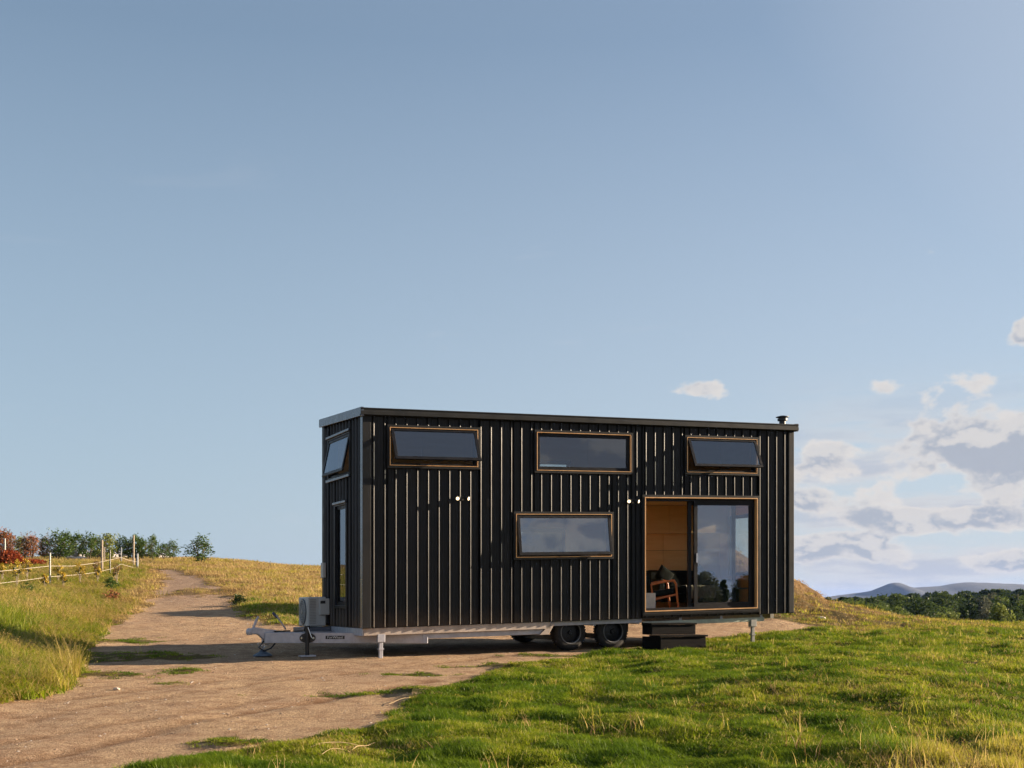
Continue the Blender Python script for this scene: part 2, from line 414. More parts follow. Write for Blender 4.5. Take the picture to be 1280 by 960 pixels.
def grid_object(name, facesel, label=None):
    idx = np.arange(nx * ny).reshape(ny, nx)
    quads = np.stack([idx[:-1, :-1], idx[:-1, 1:], idx[1:, 1:], idx[1:, :-1]], -1).reshape(-1, 4)[facesel.ravel()]
    used = np.unique(quads); remap = np.full(nx * ny, -1); remap[used] = np.arange(len(used))
    co = np.stack([X.ravel(), Y.ravel(), Z.ravel()], -1)[used]
    me = bpy.data.meshes.new(name); me.from_pydata(co.tolist(), [], remap[quads].tolist())
    for nm, arr in (('gravel', Gm), ('dry', dryness), ('rut', rut)):
        a = me.attributes.new(nm, 'FLOAT', 'POINT'); a.data.foreach_set('value', arr.ravel()[used].astype(np.float32))
    for p in me.polygons: p.use_smooth = True
    o = link(name, me, None, M_GROUND); o['kind'] = 'structure'
    return o

gm = bpy.data.materials.new('ground_cover'); gm.use_nodes = True; t = NT(gm.node_tree); M_GROUND = gm
b = t.n['Principled BSDF']; b.inputs['Specular IOR Level'].default_value = .15
pos = t.new('ShaderNodeNewGeometry').outputs['Position']
ag = t.new('ShaderNodeAttribute', attribute_name='gravel').outputs['Fac']
ad = t.new('ShaderNodeAttribute', attribute_name='dry').outputs['Fac']
ar = t.new('ShaderNodeAttribute', attribute_name='rut').outputs['Fac']
n1 = t.noise(pos, .55, 4); n2 = t.noise(pos, 4.0, 5, .65); n3 = t.noise(pos, 38, 4, .7); n4 = t.noise(pos, 160, 2, .6)
gc = t.mix(t.ramp(n1, .35, .65), (.60, .42, .245, 1), (.48, .335, .21, 1))
gc = t.mix(t.ramp(n2, .40, .66, 0, .75), gc, (.27, .15, .080, 1))
gc = t.mix(t.ramp(n3, .40, .60, .75, 0), gc, (.19, .115, .070, 1))
gc = t.mix(t.ramp(n4, .58, .70, 0, .8), gc, (.56, .42, .31, 1))
gc = t.mix(t.math('MULTIPLY', ar, t.ramp(n2, .25, .55, .55, 1.0)), gc, (.155, .072, .030, 1))
yy = t.new('ShaderNodeSeparateXYZ', {0: pos}).outputs[1]
gc = t.mix(t.ramp(yy, 26, 46, 0, .55), gc, (.19, .135, .11, 1))
sc_ = t.mix(t.ramp(n2, .35, .65), (.06, .065, .012, 1), (.13, .10, .035, 1))
dc_ = t.mix(t.ramp(n2, .35, .65), (.27, .160, .070, 1), (.12, .070, .032, 1))
sc_ = t.mix(ad, sc_, dc_)
far_ = t.mix(t.ramp(n1, .3, .7), (.22, .19, .07, 1), (.13, .14, .045, 1))
sc_ = t.mix(t.ramp(yy, 80, 130), sc_, far_)
gf = t.ramp(t.math('ADD', ag, t.math('MULTIPLY', t.math('SUBTRACT', n3, .5), .5)), .3, .7)
t.set(b.inputs['Base Color'], t.mix(gf, sc_, gc)); b.inputs['Roughness'].default_value = .95
hh = t.math('ADD', t.math('MULTIPLY', n2, .5), t.math('ADD', t.math('MULTIPLY', n3, .5), t.math('MULTIPLY', n4, .25)))
t.set(b.inputs['Normal'], t.new('ShaderNodeBump', {'Strength': 1.0, 'Distance': .09, 'Height': hh}).outputs[0])

fg = (Gm[:-1, :-1] + Gm[1:, 1:] + Gm[1:, :-1] + Gm[:-1, 1:]) / 4
grid_object('gravel_track', fg > .5)
grid_object('ground', fg <= .5)

# far hills
def hill(name, prof, Yr, depth, base, seed):
    rows = []; xs = np.linspace(prof[0][0], prof[-1][0], 140)
    pr = np.array(prof); top = np.interp(xs, pr[:, 0], pr[:, 1])
    zt = (HY - top) / F * Yr
    vs = []; K = 9
    for k in range(K):
        f = k / (K - 1); yv = Yr - depth * (1 - f)
        fr = f ** 1.25
        for i, xp in enumerate(xs):
            nn = (fbm(i * .12 + seed, k * .7, 3) - .5) * 22 * math.sin(math.pi * f) + (fbm(i * .6 + seed, 3, 2) - .5) * 2.0
            vs.append(((xp - 640) / F * Yr, yv, E + base + (zt[i] - base) * fr + nn))
    for k in (1, 2, 3):
        for i, xp in enumerate(xs): vs.append(((xp - 640) / F * Yr, Yr + depth * k / 3, E + zt[i] * (1 - k / 3) + base * k / 3))
    n = len(xs); fs = [(r * n + i, r * n + i + 1, (r + 1) * n + i + 1, (r + 1) * n + i) for r in range(K + 2) for i in range(n - 1)]
    me = bpy.data.meshes.new(name); me.from_pydata(vs, [], fs)
    for p in me.polygons: p.use_smooth = True
    o = link(name, me, None, mat('hill_forest', (.018, .024, .026), .95, 0, (.030, .036, .034), .012, coord='Object')); o['kind'] = 'structure'
    return o
hill('hills', [(880, 765), (960, 754), (1035, 746), (1060, 742.5), (1085, 739.5), (1100, 735), (1108, 731), (1114, 728.7), (1121, 728), (1128, 729.2), (1134, 732.5), (1142, 734.4),
               (1158, 733.6), (1175, 732.8), (1190, 730), (1205, 728.3), (1220, 728), (1245, 729), (1280, 730.6), (1330, 733), (1400, 728), (1470, 733), (1600, 742), (1750, 756)], 4200, 900, -46, 3)

# ---------------------------------------------------------------- the tiny house
A = math.atan2(3.47, 7.79); ct, st = math.cos(A), math.sin(A)
X0, Y0, ZB, K = -2.43, 20.53, -0.474, .0245
L, D, HT = 8.55, 2.42, 3.613
def WP(px, py, d=0.0):
    """photo pixel on the vertical plane at depth d behind the front wall -> (s, h)"""
    bx, by = X0 - st * d, Y0 + ct * d
    r = (px - 640) / F; s_ = (r * by - bx) / (ct - r * st); yy_ = by + s_ * st
    return s_, (HY - py) / F * yy_ - ZB - K * s_
def rect(x0, x1, yl0, yl1, yr0, yr1):
    a = WP(x0, yl0); b_ = WP(x0, yl1); c = WP(x1, yr0); d_ = WP(x1, yr1)
    return (a[0], c[0], (b_[1] + d_[1]) / 2, (a[1] + c[1]) / 2)        # s0 s1 h0 h1
def loc2w(s_, d, h): return Vector((X0 + s_ * ct - d * st, Y0 + s_ * st + d * ct, E + ZB + h + K * s_))
house = empty('tiny_house', loc2w(0, 0, 0), A, 'long black ribbed steel tiny house standing on a galvanised trailer with timber-lined windows', 'tiny house')
def hb(mb, name, m_, parent=None, **kw): return mb.build(name, m_, parent or house, shear=K, **kw)
W1 = rect(486, 596, 535, 582.3, 537, 584)
W2 = rect(669.5, 787, 540, 589, 544.5, 590)
W3 = rect(857, 944.5, 547.5, 591.5, 549, 591.5)
W4 = rect(643.5, 763, 642, 697.5, 643.5, 695.5)
DR = rect(804, 944.8, 621.5, 765.5, 623, 760)
E1 = (.68, 2.0, 2.60, 3.30); E2 = (.89, 1.57, .34, 2.10)      # end-wall windows: depth0 depth1 h0 h1
B1 = (3.80, 4.9, .9, 1.75); B2 = (4.2, 5.0, 2.5, 3.08)        # back wall
R1 = (.45, 2.0, .72, 1.98)                                    # right end wall
CT = HT - .135                                                # cladding top
FL = .10                                                      # floor level
print('openings', W1, W2, W3, W4, DR)

def slabs(x0, x1, z0, z1, ops):
    """rectangle minus openings, as few rectangles as is easy"""
    xs = sorted({x0, x1, *[q for o in ops for q in o[:2]]}); out = []
    for a, b_ in zip(xs, xs[1:]):
        mid = (a + b_) / 2; cuts = sorted((o[2], o[3]) for o in ops if o[0] < mid < o[1]); z = z0
        for c0, c1 in cuts:
            if c0 - z > 1e-4: out.append((a, b_, z, c0))
            z = c1
        if z1 - z > 1e-4: out.append((a, b_, z, z1))
    return out

# walls: core (dark) + ribbed cladding panels as children + interior lining boards
RIBS = [(0, 0), (.005, .020), (.012, .031), (.018, .034), (.031, .027), (.040, 0)]
PITCH = .191
def cladding(wall, u0, u1, z0, z1, ops, place, m_, first=0.0, rev=False):
    """place(u, out, z) -> local xyz. one object per panel segment"""
    u = u0 + first; edges = []
    if first > .01: edges.append((u0, u, False))
    while u < u1 - .02: edges.append((u, min(u + PITCH, u1), True)); u += PITCH
    for a, b_, rib in edges:
        zs = [(z0, z1)]
        cols = sorted({a, b_, *[q for o in ops for q in o[:2] if a < q < b_]})
        segs = {}
        for c0, c1 in zip(cols, cols[1:]):
            mid = (c0 + c1) / 2; z = z0
            for h0, h1 in sorted((o[2], o[3]) for o in ops if o[0] < mid < o[1]):
                if h0 > z: segs.setdefault((z, h0), []).append((c0, c1))
                z = max(z, h1)
            if z1 > z: segs.setdefault((z, z1), []).append((c0, c1))
        for (h0, h1), cc in segs.items():
            c0 = min(q[0] for q in cc); c1 = max(q[1] for q in cc)
            prof = [(a + x, o_) for x, o_ in RIBS] if rib else [(a, 0)]
            prof += [(a + .085, 0), (a + .088, .004), (a + .094, .004), (a + .097, 0), (a + .138, 0), (a + .141, .004), (a + .147, .004), (a + .150, 0), (b_, 0)]
            prof = [(min(max(x, c0), c1), o_) for x, o_ in prof if x <= b_ + 1e-6]
            q = []
            for p in prof:
                if not q or p != q[-1]: q.append(p)
            if q[-1][0] - q[0][0] < .01: continue
            mb = MB()
            vs = [place(x, o_, z) for z in (h0, h1) for x, o_ in q]; n = len(q)
            vs += [place(x, -.006, z) for z in (h0, h1) for x in (q[0][0], q[-1][0])]
            fs = [(i, i + 1, n + i + 1, n + i) for i in range(n - 1)]
            mb.add(vs, fs)
            hb(mb, 'cladding_panel', m_, wall)

def opn(o, g=.03): return (o[0] - g, o[1] + g, o[2] - g, o[3] + g)
fops = [W1, W2, W3, W4, DR]
fw = MB()
for a, b_, z0, z1 in slabs(.02, L - .02, .0, CT + .05, fops): fw.box(a, b_, .012, .10, z0, z1)
front = hb(fw, 'wall', M_CORE)
cladding(front, .10, L - .10, -.01, CT, [opn(o) for o in fops], lambda u, o_, z: (u, -o_, z), M_CLAD, first=.035)
ew = MB()
for a, b_, z0, z1 in slabs(.10, D - .10, 0, HT + .02, [E1, E2]): ew.box(.012, .10, a, b_, z0, z1)
endw = hb(ew, 'wall', M_CORE)
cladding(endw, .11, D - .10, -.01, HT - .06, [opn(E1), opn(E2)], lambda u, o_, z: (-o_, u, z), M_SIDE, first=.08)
bw = MB()
for a, b_, z0, z1 in slabs(.02, L - .02, 0, HT + .05, [B1, B2]): bw.box(a, b_, D - .10, D - .012, z0, z1)
backw = hb(bw, 'wall', M_CLAD)
cladding(backw, .10, L - .10, -.01, HT, [opn(B1), opn(B2)], lambda u, o_, z: (u, D + o_, z), M_CLAD, first=.035)
rw = MB()
for a, b_, z0, z1 in slabs(.10, D - .10, 0, HT + .02, [R1]): rw.box(L - .10, L - .012, a, b_, z0, z1)
rightw = hb(rw, 'wall', M_CLAD)
cladding(rightw, .11, D - .10, -.01, HT - .06, [opn(R1)], lambda u, o_, z: (L + o_, u, z), M_CLAD, first=.05)
# corner flashings
for nm, bx in (('corner_flashing', [(-.038, .100, -.038, -.002), (-.038, -.002, -.002, .110)]),
               ('corner_flashing ', [(L - .10, L + .038, -.038, -.002), (L + .001, L + .038, -.0015, .10)]),
               ('corner_flashing', [(-.038, .08, D + .002, D + .038), (-.038, -.002, D - .10, D + .002)]),
               ('corner_flashing', [(L - .08, L + .038, D + .002, D + .038), (L + .002, L + .038, D - .10, D + .002)])):
    mb = MB(); top_ = CT + (.0 if bx[0][3] < 1 else .15)
    for q in bx: mb.box(q[0], q[1], q[2], q[3], -.02, top_)
    hb(mb, nm.strip(), M_TRIM, bevel=.016 if nm.endswith(' ') else .004)
hb(MB().box(-.043, -.0385, -.034, .085, -.02, CT), 'corner_sheen_strip', MATS.get('edge_sheen_steel') or mat('edge_sheen_steel', (.06, .078, .11), .25, 0, (.05, .066, .095), 3, spec=.9), endw)  # strip added over the flashing, bluish sky reflection put into its base colour
# interior: lining boards, floor, ceiling, loft floor, partition
def lining(name, a0, a1, z0, z1, ops, place, m_=M_PLY, split=1.2, zcut=()):
    xs = [a0]
    while xs[-1] + split < a1 - .2: xs.append(xs[-1] + split)
    xs.append(a1); zs = [z0, *zcut, z1]
    for u0, u1 in zip(xs, xs[1:]):
        for v0, v1 in zip(zs, zs[1:]):
            oo = [(max(o[0], u0), min(o[1], u1), max(o[2], v0), min(o[3], v1)) for o in ops if o[0] < u1 and o[1] > u0 and o[2] < v1 and o[3] > v0]
            mb = MB()
            for a, b_, c, d_ in slabs(u0 + .003, u1 - .003, v0 + .003, v1 - .003, oo):
                if b_ - a > .004 and d_ - c > .004:
                    p = place(a, b_); mb.box(p[0], p[1], p[2], p[3], c, d_)
            if mb.v: hb(mb, name, m_)
LT = 2.12
lining('lining_board', .11, L - .11, FL, HT - .06, fops, lambda a, b_: (a, b_, .101, .115), split=1.35, zcut=(LT,))
lining('lining_board', .11, L - .11, FL, HT - .02, [B1, B2], lambda a, b_: (a, b_, D - .115, D - .101), split=.87, zcut=(1.28, 2.0))
lining('lining_board', .117, D - .117, FL, HT - .05, [R1], lambda a, b_: (L - .115, L - .101, a, b_), split=1.1, zcut=(LT,))
lining('lining_board', .117, D - .117, FL, HT - .05, [E1, E2], lambda a, b_: (.101, .115, a, b_), split=1.1, zcut=(LT,))
hb(MB().box(.10, L - .10, .10, D - .10, 0, FL), 'floor', M_FLOOR)
hb(MB().box(.117, 4.90, .117, D - .117, LT, LT + .10), 'loft_floor', M_CEIL)
hb(MB().box(4.92, L - .117, .117, D - .117, LT + .06, LT + .14), 'loft_floor', M_CEIL)
hb(MB().box(4.84, 4.90, .117, D - .117, FL, LT - .003), 'partition', M_PLY)
# overhead cupboard along the back wall of the living room
cup = hb(MB().box(5.6, L - .12, D - .42, D - .118, 1.62, LT + .055), 'overhead_cupboard', M_PLY)
for i in range(4):
    a = 5.62 + i * .70
    hb(MB().box(a, a + .692, D - .438, D - .423, 1.625, LT + .05), 'cupboard_door', M_PLY, cup)
# roof
rf = MB()
z_f, z_b = HT - .03, HT + .126 - .03
rf.add([(-.06, -.06, z_f), (L + .06, -.06, z_f), (L + .06, D + .06, z_b), (-.06, D + .06, z_b),
        (-.06, -.06, z_f - .04), (L + .06, -.06, z_f - .04), (L + .06, D + .06, z_b - .04), (-.06, D + .06, z_b - .04)],
       [(0, 1, 2, 3), (7, 6, 5, 4), (0, 4, 5, 1), (1, 5, 6, 2), (2, 6, 7, 3), (3, 7, 4, 0)])
roof = hb(rf, 'roof', M_TRIM)
# ribbed sheet ends seen over the gutter
rb = MB(); u = -.04
while u < L:
    rb.add([(u, -.075, z_f + .002), (u + .012, -.075, z_f + .022), (u + .03, -.075, z_f + .022), (u + .042, -.075, z_f + .002),
            (u, D, z_b + .002), (u + .012, D, z_b + .022), (u + .03, D, z_b + .022), (u + .042, D, z_b + .002)], [(0, 1, 5, 4), (1, 2, 6, 5), (2, 3, 7, 6), (0, 3, 2, 1), (4, 5, 6, 7)]); u += .0955
o = hb(rb, 'roof_rib', M_TRIM, roof); o['kind'] = 'stuff'
gt = MB()
prof = [(-.105, HT - .012), (-.105, HT - .028), (-.097, HT - .040), (-.097, HT - .062), (-.105, HT - .072), (-.105, HT - .125), (-.040, HT - .140), (-.040, HT - .115), (-.090, HT - .108), (-.090, HT - .012)]
n = len(prof)
gt.add([(x, y, z) for x in (-.09, L + .09) for y, z in prof], [tuple(range(n)), tuple(range(2 * n - 1, n - 1, -1))] + [(i, n + i, n + (i + 1) % n, (i + 1) % n) for i in range(n)])
hb(gt, 'gutter', mat('gutter_steel', (.015, .016, .017), .5, 0, (.012, .0125, .013), 3, spec=.22), roof, bevel=.002)
for x0, x1 in ((-.085, -.040), (L + .040, L + .085)):
    mb = MB(); za, zb = HT + .0, HT + .126
    mb.add([(x0, -.098, za), (x1, -.098, za), (x1, D + .08, zb), (x0, D + .08, zb), (x0, -.098, za - .145), (x1, -.098, za - .145), (x1, D + .08, zb - .145), (x0, D + .08, zb - .145)],
           [(0, 1, 2, 3), (7, 6, 5, 4), (0, 4, 5, 1), (1, 5, 6, 2), (2, 6, 7, 3), (3, 7, 4, 0)])
    hb(mb, 'barge_flashing', mat('sky_sheen_steel', (.050, .068, .105), .28, 0, (.042, .058, .092), 3, spec=.9) if x0 < 0 else M_TRIM, roof, bevel=.003)  # left end only: grazing sky reflection put into the bluish base colour
hb(MB().box(6.85, 7.62, .9, 1.7, HT + .03, HT + .125), 'skylight', M_TRIM, roof, bevel=.01)
fl = hb(MB().lathe([(.0, HT - .03), (.062, HT - .03), (.062, HT + .075), (.095, HT + .08), (.095, HT + .125), (.07, HT + .13), (.07, HT + .14), (0, HT + .14)], (8.43, .13, 0)), 'flue', M_BLK, roof, smooth=True)
hb(MB().lathe([(.0, HT + .185), (.05, HT + .178), (.125, HT + .158), (.128, HT + .148), (.07, HT + .14), (0, HT + .14)], (8.43, .13, 0)), 'flue_cap', M_BLK, fl, smooth=True)
# downpipe-like bright edge on the far corner is the sunlit corner flashing itself

# windows ---------------------------------------------------------------
def frame4(mb, a, b_, c, d_, w_, y0, y1, M=None):
    mb.box(a, b_, y0, y1, d_ - w_, d_, M); mb.box(a, b_, y0, y1, c, c + w_, M)
    mb.box(a, a + w_, y0, y1, c + w_, d_ - w_, M); mb.box(b_ - w_, b_, y0, y1, c + w_, d_ - w_, M)
def window(o, tilt=0.0, M0=None, glass=G_WIN, flash=True, stay=True, w0=.011, inset=.055, reveal=None):
    """o = s0 s1 h0 h1; M0 maps front-wall local space to the wall it sits in"""
    s0, s1, h0, h1 = o; M0 = M0 or Matrix()
    mb = MB(); fo = .042
    frame4(mb, s0 - fo, s1 + fo, h0 - fo, h1 + fo, fo - .001, -.052, -.002, M0)
    fr = hb(mb, 'window', M_TRIM, bevel=.003)
    mb = MB(); frame4(mb, s0, s1, h0, h1, w0, -.058, .125, M0); hb(mb, 'reveal' if reveal else 'timber_reveal', reveal or M_WOODT, fr, bevel=.002)
    a, b_, c, d_ = s0 + w0 + .001, s1 - w0 - .001, h0 + w0 + .001, h1 - w0 - .001
    mb = MB(); frame4(mb, a, b_, c, d_, .034, -.022, .075, M0); hb(mb, 'frame', M_ALU, fr)
    a += .012; b_ -= .012; c += .012; d_ -= .012
    if tilt: P_ = M0 @ Matrix.Translation((0, -.004, d_)) @ Matrix.Rotation(-tilt, 4, 'X') @ Matrix.Translation((0, 0, -d_))
    else: P_ = M0
    ya, yb = (-.040, -.010) if tilt else (-.018, .012)
    sw = .052
    mb = MB(); frame4(mb, a, b_, c, d_, sw, ya, yb, P_); hb(mb, 'sash', M_ALU, fr, bevel=.002)
    g = MB(); g.box(a + sw + .001, b_ - sw - .001, (ya + yb) / 2 - .003, (ya + yb) / 2 + .003, c + sw + .001, d_ - sw - .001, P_)
    hb(g, 'pane', glass, fr)
    if tilt and stay:
        mb = MB(); mid = (a + b_) / 2
        p1 = M0 @ Vector((mid - .15, .03, c + .01)); p2 = P_ @ Vector((mid + .12, .01, c + .02))
        mb.tube([p1, (p1 + p2) / 2 + Vector((0, -.02, 0)), p2], .007, 6); hb(mb, 'window_stay', M_BLK, fr)
    return fr
window(W1, R(24)); window(W2, 0); window(W3, R(25)); window(W4, R(9), glass=G_LOW)
ME = Matrix(((0, 1, 0, 0), (-1, 0, 0, 0), (0, 0, 1, 0), (0, 0, 0, 1)))     # (s,y,z)->(y,-s,z)
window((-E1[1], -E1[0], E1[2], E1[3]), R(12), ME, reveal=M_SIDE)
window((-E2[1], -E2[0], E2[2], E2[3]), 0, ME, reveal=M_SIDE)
for o_ in (E1, E2):
    for z_ in ((o_[2] - .06, o_[2] - .015), (o_[3] + .015, o_[3] + .055))[0 if o_ is E1 else 1:]:
        hb(MB().box(-.085, -.053, o_[0] - .05, o_[1] + .05, z_[0], z_[1]), 'window_flashing', MATS['sky_sheen_steel'], endw, bevel=.004)  # same bluish steel as the left barge, sky sheen in its colour
MBk = Matrix(((-1, 0, 0, 0), (0, -1, 0, D), (0, 0, 1, 0), (0, 0, 0, 1)))
window((-B1[1], -B1[0], B1[2], B1[3]), 0, MBk, G_CLR); window((-B2[1], -B2[0], B2[2], B2[3]), 0, MBk, G_CLR)
MR = Matrix(((0, -1, 0, L), (1, 0, 0, 0), (0, 0, 1, 0), (0, 0, 0, 1)))
window((R1[0], R1[1], R1[2], R1[3]), 0, MR, G_CLR)

# sliding door ----------------------------------------------------------
s0, s1, h0, h1 = DR
mb = MB(); frame4(mb, s0 - .045, s1 + .045, h0 - .075, h1 + .045, .044, -.055, -.002); mb.box(s0 - .045, s1 + .045, -.055, -.002, h0 - .075, h0 - .002)
door = hb(mb, 'sliding_door', M_TRIM, bevel=.003)
mb = MB(); frame4(mb, s0, s1, h0, h1, .018, -.066, .14); hb(mb, 'timber_reveal', M_WOODT, door, bevel=.003)
mb = MB(); frame4(mb, s0 + .025, s1 - .025, h0 + .025, h1 - .025, .04, .01, .12); hb(mb, 'frame', M_ALU, door)
for dy, sa, sb in ((.02, s0 + (864.3 - 804) / 140.8 * (s1 - s0), s1 - .06),):
    sa = WP(868.5, 700)[0]
    mb = MB(); frame4(mb, sa, sb, h0 + .06, h1 - .06, .075, dy, dy + .04)
    hb(mb, 'door_leaf', M_ALU, door, bevel=.002)
    hb(MB().box(sa + .076, sb - .076, dy + .017, dy + .023, h0 + .136, h1 - .136), 'pane', G_CLR, door)
sl = WP(862.5, 700)[0]
mb = MB(); frame4(mb, sl - 0, sl + 1.05, h0 + .06, h1 - .06, .07, .068, .108); hb(mb, 'door_leaf', M_ALU, door, bevel=.002)
hb(MB().box(sl + .071, sl + .979, .085, .091, h0 + .131, h1 - .131), 'pane', G_CLR, door)
mb = MB(); mb.box(sa + .022, sa + .052, -.022, .018, .98, 1.16); hb(mb, 'handle', M_CHROME, door, bevel=.005)
mb = MB()
for k, yk in enumerate((.16, .20, .24)): mb.box(s0 + .05 + k * .035, s0 + .072 + k * .035, yk, yk + .03, h0 + .04, h1 - .05)
hb(mb, 'door_stack_stile', mat('brown_door_frame', (.10, .065, .045), .7), door)  # frame edges of the stacked sliding door panels at the left jamb

# wall lamps ------------------------------------------------------------
for (px, py) in ((575.5, 623.5), (788.0, 627.0)):
    s_, h_ = WP(px, py)
    lamp = hb(MB().box(s_ - .035, s_ + .035, -.045, -.001, h_ - .035, h_ + .035), 'wall_lamp', M_BLK, bevel=.006)
    for sg in (-1, 1):
        c = Vector((s_ + sg * .075, -.095, h_ + .005)); d_ = Vector((sg * .55, -.75, -.25)).normalized()
        hb(MB().tube([c - d_ * .06, c - d_ * .03, c + d_ * .045], [.018, .030, .033], 12), 'lamp_head', M_BLK, lamp, smooth=True)
        if True:
            hb(MB().tube([c + d_ * .0452, c + d_ * .050], [.029, .020], 12), 'lens', M_LENS, lamp)
# small louvred vent
vs_, vh_ = WP(611.5, 629)
mb = MB()
for k in range(4): mb.box(vs_ - .06, vs_ + .06, -.028, -.006, vh_ + .05 - k * .035, vh_ + .062 - k * .035)
mb.box(vs_ - .065, vs_ + .065, -.012, -.005, vh_ - .07, vh_ + .075)
hb(mb, 'vent', M_TRIM)

# trailer ---------------------------------------------------------------
tr = hb(MB().box(0.0, 3.42, .03, .09, -.145, -.022), 'chassis_beam', M_PAINTB, bevel=.004)
hb(MB().box(-.02, .03, .04, D - .05, -.150, -.025), 'chassis_beam', M_GALV, bevel=.004)
hb(MB().box(5.30, 7.95, .05, .11, -.155, -.077), 'chassis_beam', M_GREENB, bevel=.004)
hb(MB().box(3.42, 5.30, .10, .16, -.10, -.022), 'chassis_beam', M_GALV, bevel=.004)
hb(MB().box(0.0, L, D - .16, D - .08, -.15, -.022), 'chassis_beam', M_PAINTB)
hb(MB().box(L - .10, L - .02, .55, D - .2, -.12, -.022), 'chassis_beam', M_WHITE)
hb(MB().box(1.05, 3.35, .085, .15, -.235, -.150), 'side_rail', M_GALV, bevel=.004)
mb = MB()
for k in range(9): mb.box(.7 + k * .9, .76 + k * .9, .12, D - .12, -.12, -.03)
hb(mb, 'cross_member', M_GALV)
hb(MB().box(.02, L - .02, .02, D - .02, -.020, -.001), 'underfloor', M_BLK)
# drawbar A-frame
hitch = Vector((-1.38, 1.20, -.155))
for yb, xb in ((.10, 1.15), (D - .10, 1.15)):
    mb = MB(); a = Vector(hitch) + Vector((0, .05 if yb > 1 else -.05, 0)); b_ = Vector((xb, yb, -.225)); mb.bar(a, b_, .075, .178)
    rail = hb(mb, 'drawbar_rail', M_GALV, bevel=.006)
    if yb < 1:
        d_ = (b_ - a).normalized(); nrm = Vector((d_.y, -d_.x, 0)).normalized()
        def onrail(t_, off, dz): p = a + d_ * t_ + nrm * (.0375 + off); p.z += dz; return p
        # sticker on the rail with its lettering
        pc = onrail(1.18, .002, .01); ang = math.atan2(d_.y, d_.x); tilt_ = math.atan2(d_.z, math.hypot(d_.x, d_.y))
        Ms = Matrix.Translation(pc) @ Matrix.Rotation(ang, 4, 'Z') @ Matrix.Rotation(-tilt_, 4, 'Y')
        stk = hb(MB().box(-.16, .16, -.001, .001, -.028, .028, Ms), 'sticker', M_BLK, rail)
        cu = bpy.data.curves.new('lettering', 'FONT'); cu.body = 'ForWheel'; cu.size = .062; cu.align_x = 'CENTER'; cu.align_y = 'CENTER'; cu.extrude = .0003; cu.space_character = 1.05
        tmp = bpy.data.objects.new('lettering', cu); COL.objects.link(tmp)
        bpy.context.view_layer.update(); me = bpy.data.meshes.new_from_object(tmp); COL.objects.unlink(tmp); bpy.data.objects.remove(tmp)
        me.materials.clear()
        Mt = Ms @ Matrix.Translation((0, -.0025, 0)) @ Matrix.Rotation(R(90), 4, 'X')
        me.transform(Mt)
        for v_ in me.vertices: v_.co.z += K * v_.co.x
        link('lettering', me, rail, M_PRINT)
        # black stabiliser jack through an oval plate
        jc = onrail(.72, .055, 0)
        mb = MB(); outl = [(.135 * math.cos(q * math.pi / 12), .085 * math.sin(q * math.pi / 12)) for q in range(24)]
        mb.prism(outl, -.008, .008, Matrix.Translation(onrail(.72, .012, 0)) @ Matrix.Rotation(ang, 4, 'Z'))
        jack = hb(mb, 'stabiliser_jack', M_BLK)
        gz = float(H(*loc2w(jc.x, jc.y, 0)[:2])) - (E + ZB) - K * jc.x
        hb(MB().tube([(jc.x, jc.y, jc.z + .155), (jc.x, jc.y, gz + .03)], .034, 12), 'jack_tube', M_BLK, jack, smooth=True)
        hb(MB().tube([(jc.x, jc.y, jc.z + .150), (jc.x, jc.y, jc.z + .205)], [.046, .046], 12), 'jack_head', M_BLK, jack, smooth=True)
        hb(MB().tube([(jc.x, jc.y - .04, jc.z + .18), (jc.x + .05, jc.y - .07, jc.z + .02), (jc.x + .09, jc.y - .07, jc.z - .03)], .009, 6), 'jack_handle', M_CHROME, jack)
        for dx in (-.10, .10):
            q = onrail(.72 + dx, .022, 0); hb(MB().lathe([(0, -.004), (.018, -.004), (.018, .004), (0, .004)], q, 'y', 10), 'bolt', M_CHROME, jack)
        hb(MB().box(jc.x - .13, jc.x + .13, jc.y - .09, jc.y + .09, gz + .005, gz + .03), 'foot_plate', M_GALV, jack, bevel=.004)
# coupling
hc = hitch
cp = hb(MB().prism([(.28, .03), (.22, .12), (.02, .15), (-.12, .18), (-.20, .165), (-.26, .10), (-.24, .07), (-.10, .06), (-.02, -.02), (.10, -.06), (.28, -.09)], -.055, .055, Matrix.Translation(hc + Vector((-.02, 0, 0)))), 'coupling', M_GALV, bevel=.012)
hb(MB().lathe([(0, .0), (.045, .0), (.06, .03), (.06, .08), (.04, .11), (0, .115)], hc + Vector((-.25, 0, .055)), n=16), 'coupling_socket', M_GALV, cp, smooth=True)
hb(MB().bar(hc + Vector((-.20, 0, .14)), hc + Vector((-.13, 0, .31)), .05, .035).bar(hc + Vector((-.14, 0, .30)), hc + Vector((-.10, 0, .36)), .035, .035), 'coupling_lever', M_GALV, cp, bevel=.006)
hb(MB().tube([hc + Vector((.34, 0, .07)), hc + Vector((.36, 0, .14)), hc + Vector((.25, 0, .30)), hc + Vector((.20, 0, .37))], [.014, .014, .014, .02], 8), 'handbrake_lever', M_GALV, cp, smooth=True)
hb(MB().bar(hc + Vector((.22, 0, .33)), hc + Vector((.14, 0, .42)), .032, .045), 'lever_grip', mat('blue_grip', (.05, .06, .14), .5), cp, bevel=.008)
hb(MB().box(hc.x + .15, hc.x + .42, hc.y - .12, hc.y - .06, hc.z + .09, hc.z + .115).box(hc.x + .48, hc.x + .64, hc.y - .12, hc.y - .04, hc.z + .085, hc.z + .105), 'brake_cable', M_BLK, cp)
def ring_pts(c, r_, ax_, n_=16, e=1.0): return [c + Vector((r_ * math.cos(q * 2 * math.pi / n_), 0 if ax_ else r_ * math.sin(q * 2 * math.pi / n_), e * r_ * math.sin(q * 2 * math.pi / n_) if ax_ else 0)) for q in range(n_ + 1)]
ch = MB()
